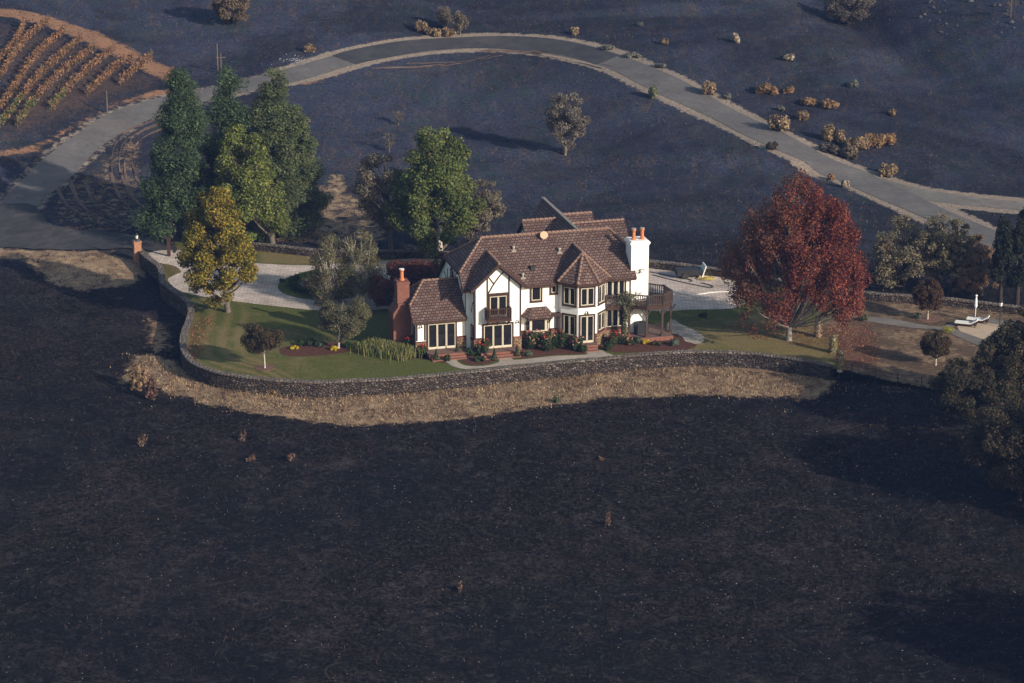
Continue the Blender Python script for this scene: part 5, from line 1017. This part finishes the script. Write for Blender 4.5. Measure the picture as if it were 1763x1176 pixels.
n=60000; x=rg.uniform(fr[:,0].min(),fr[:,0].max(),n); y=rg.uniform(fr[:,1].min(),fr[:,1].max(),n); k=~inside(PADPOLY,x,y)&inside(fr,x,y); x,y=x[k],y[k]; mk=drymask(x,y)+.5*wob(x,y,1.7,19)+.5*wob(x,y,4,29)+.2*rg.normal(size=len(x)); k=(mk>1.12)&~((x<-30)&(y>2)); x,y=x[k],y[k]
blades('tall_dry_grass',x,y,.36,.05,[(0.27,0.19,0.12),(0.20,0.125,0.08),(0.12,0.07,0.05)],rg,'taller tufts of dry grass in the strip below the garden wall','grass')
n=40000; x=rg.uniform(fr[:,0].min(),fr[:,0].max(),n); y=rg.uniform(fr[:,1].min(),fr[:,1].max(),n); k=~inside(PADPOLY,x,y)&inside(fr,x,y); x,y=x[k],y[k]; mk=drymask(x,y); k=(mk>.25)&(wob(x,y,2.2,39)+wob(x,y,5,49)+.35*rg.normal(size=len(x))>.55); x,y=x[k],y[k]
blades('scorched_weeds',x,y,.25,.07,[(0.06,0.035,0.03),(0.10,0.055,0.045),(0.04,0.035,0.025)],rg,'scorched dark weeds scattered through the dry grass strip','weeds')
n=90000; x=rg.uniform(-62,70,n); y=rg.uniform(-84,30,n); k=(~inside(PADPOLY,x,y))&(wob(x,y,9,14)+.5*rg.normal(size=n)>.35); x,y=x[k],y[k]
blades('charred_stubble',x,y,.24,.035,[(0.020,0.016,0.018),(0.035,0.025,0.028),(0.06,0.04,0.038),(0.012,0.012,0.014)],rg,'thin charred grass stubble across the burned slope','grass')
n=60000; x=rg.uniform(-75,85,n); y=rg.uniform(28,150,n); dm=np.minimum(pdist(ROAD_MAIN[::3],x,y,False),pdist(ROAD_BRANCH[::3],x,y,False)); k=(dm>3)&(~inside(PADPOLY,x,y))&(wob(x,y,12,15)+.5*rg.normal(size=n)>.1); x,y=x[k],y[k]
blades('charred_weeds',x,y,.22,.06,[(0.04,0.035,0.04),(0.06,0.052,0.055),(0.025,0.045,0.026),(0.09,0.075,0.07)],rg,'sparse charred weeds on the burned hills behind the road','weeds')
def pebbles(name,x,y,size,cols,rg,label,cat):
    n=len(x); z=zsurf(x,y); s=size*(.35+rg.random(n)**3*1.3); o=np.array([(1,0,0),(-.5,.87,0),(-.5,-.87,0),(0,0,.9)]); a=rg.random(n)*6.28; V=[]
    for p in o: V.append(np.stack([x+s*(p[0]*np.cos(a)-p[1]*np.sin(a)),y+s*(p[0]*np.sin(a)+p[1]*np.cos(a)),z+s*p[2]],1))
    V=np.stack(V,1).reshape(-1,3); t=np.array([(0,1,3),(1,2,3),(2,0,3)]); Q=(np.arange(n)[:,None,None]*4+t).reshape(-1,3); c=palette(cols,n,rg,None,.3)
    return tag(npmesh(name,V,Q,np.repeat(c,4,0),GRASS,None,3),label,cat,None,'stuff')
n=14000; x=rg.uniform(-60,66,n); y=rg.uniform(-84,-12,n); k=(~inside(PADPOLY,x,y))&(rg.random(n)<.35+.65*sstep(-40,30,x)); x,y=x[k],y[k]
pebbles('pale_stones',x,y,.05,[(0.12,0.10,0.10),(0.26,0.23,0.22),(0.08,0.07,0.07),(0.16,0.10,0.10)],rg,'small pale stones and ash flecks dotted over the burned slope','stones')
n=900; x=rg.uniform(52,95,n); y=rg.uniform(98,150,n); k=((x-42)*.8+(y-112)*.6>4); x,y=x[k],y[k]
pebbles('boulders',x,y,.33,[(0.10,0.09,0.09),(0.17,0.155,0.15),(0.06,0.055,0.055)],rg,'grey boulders strewn over the far hill at the upper right','rocks')
qa=G(512,104); n=260; pebbles('white_ash',qa.x+rg.normal(size=n)*1.0,qa.y+rg.normal(size=n)*.7,.09,[(0.42,0.40,0.42),(0.3,0.29,0.3)],rg,'patch of white ash on the hill beyond the road above the pines','ash')
n=16000; P=np.array(ppoly([(1400,560),(1500,555),(1520,600),(1510,640),(1445,635),(1420,600),(1300,585),(1240,560)])); x=rg.uniform(P[:,0].min(),P[:,0].max(),n); y=rg.uniform(P[:,1].min(),P[:,1].max(),n); k=inside(P,x,y)&(rg.random(n)<.16+.5*(wob(x,y,4,8)+.2)); x,y=x[k],y[k]; nn=len(x)
lx=onz(330,590,PAD); n2=700; x=np.append(x,rg.normal(lx.x+.6,.5,n2)); y=np.append(y,rg.uniform(onz(330,622,PAD).y,onz(330,545,PAD).y,n2)); nn=len(x)
k=inside(PADPOLY,x,y); x,y=x[k],y[k]; nn=len(x)
V,Q=leafquads(np.stack([x,y,np.full(nn,PAD+.04)],1),rg.normal(size=(nn,3))*.35+np.array([0,0,1]),.07,.4,rg); tag(npmesh('fallen_leaves',V,Q,np.repeat(palette([(0.30,0.12,0.06),(0.20,0.075,0.045),(0.36,0.19,0.10)],nn,rg),4,0),LEAF),'fallen red and orange leaves under the red tree and along the wall','leaves',None,'stuff')
# ============================================================ HAZE (one closed box round everything, sky outside)
b=MB(); b.box(-530,-430,-32,530,630,110)
hm=bpy.data.materials.new('haze'); hm.use_nodes=True; t=hm.node_tree; t.nodes.remove(t.nodes['Principled BSDF']); pv=t.nodes.new('ShaderNodeVolumePrincipled'); pv.inputs['Color'].default_value=(0.25,0.42,0.98,1); pv.inputs['Density'].default_value=0.00013; pv.inputs['Anisotropy'].default_value=0.0
t.links.new(pv.outputs[0],t.nodes['Material Output'].inputs['Volume'])
hz_=b.build('haze',hm); tag(hz_,kind='stuff')
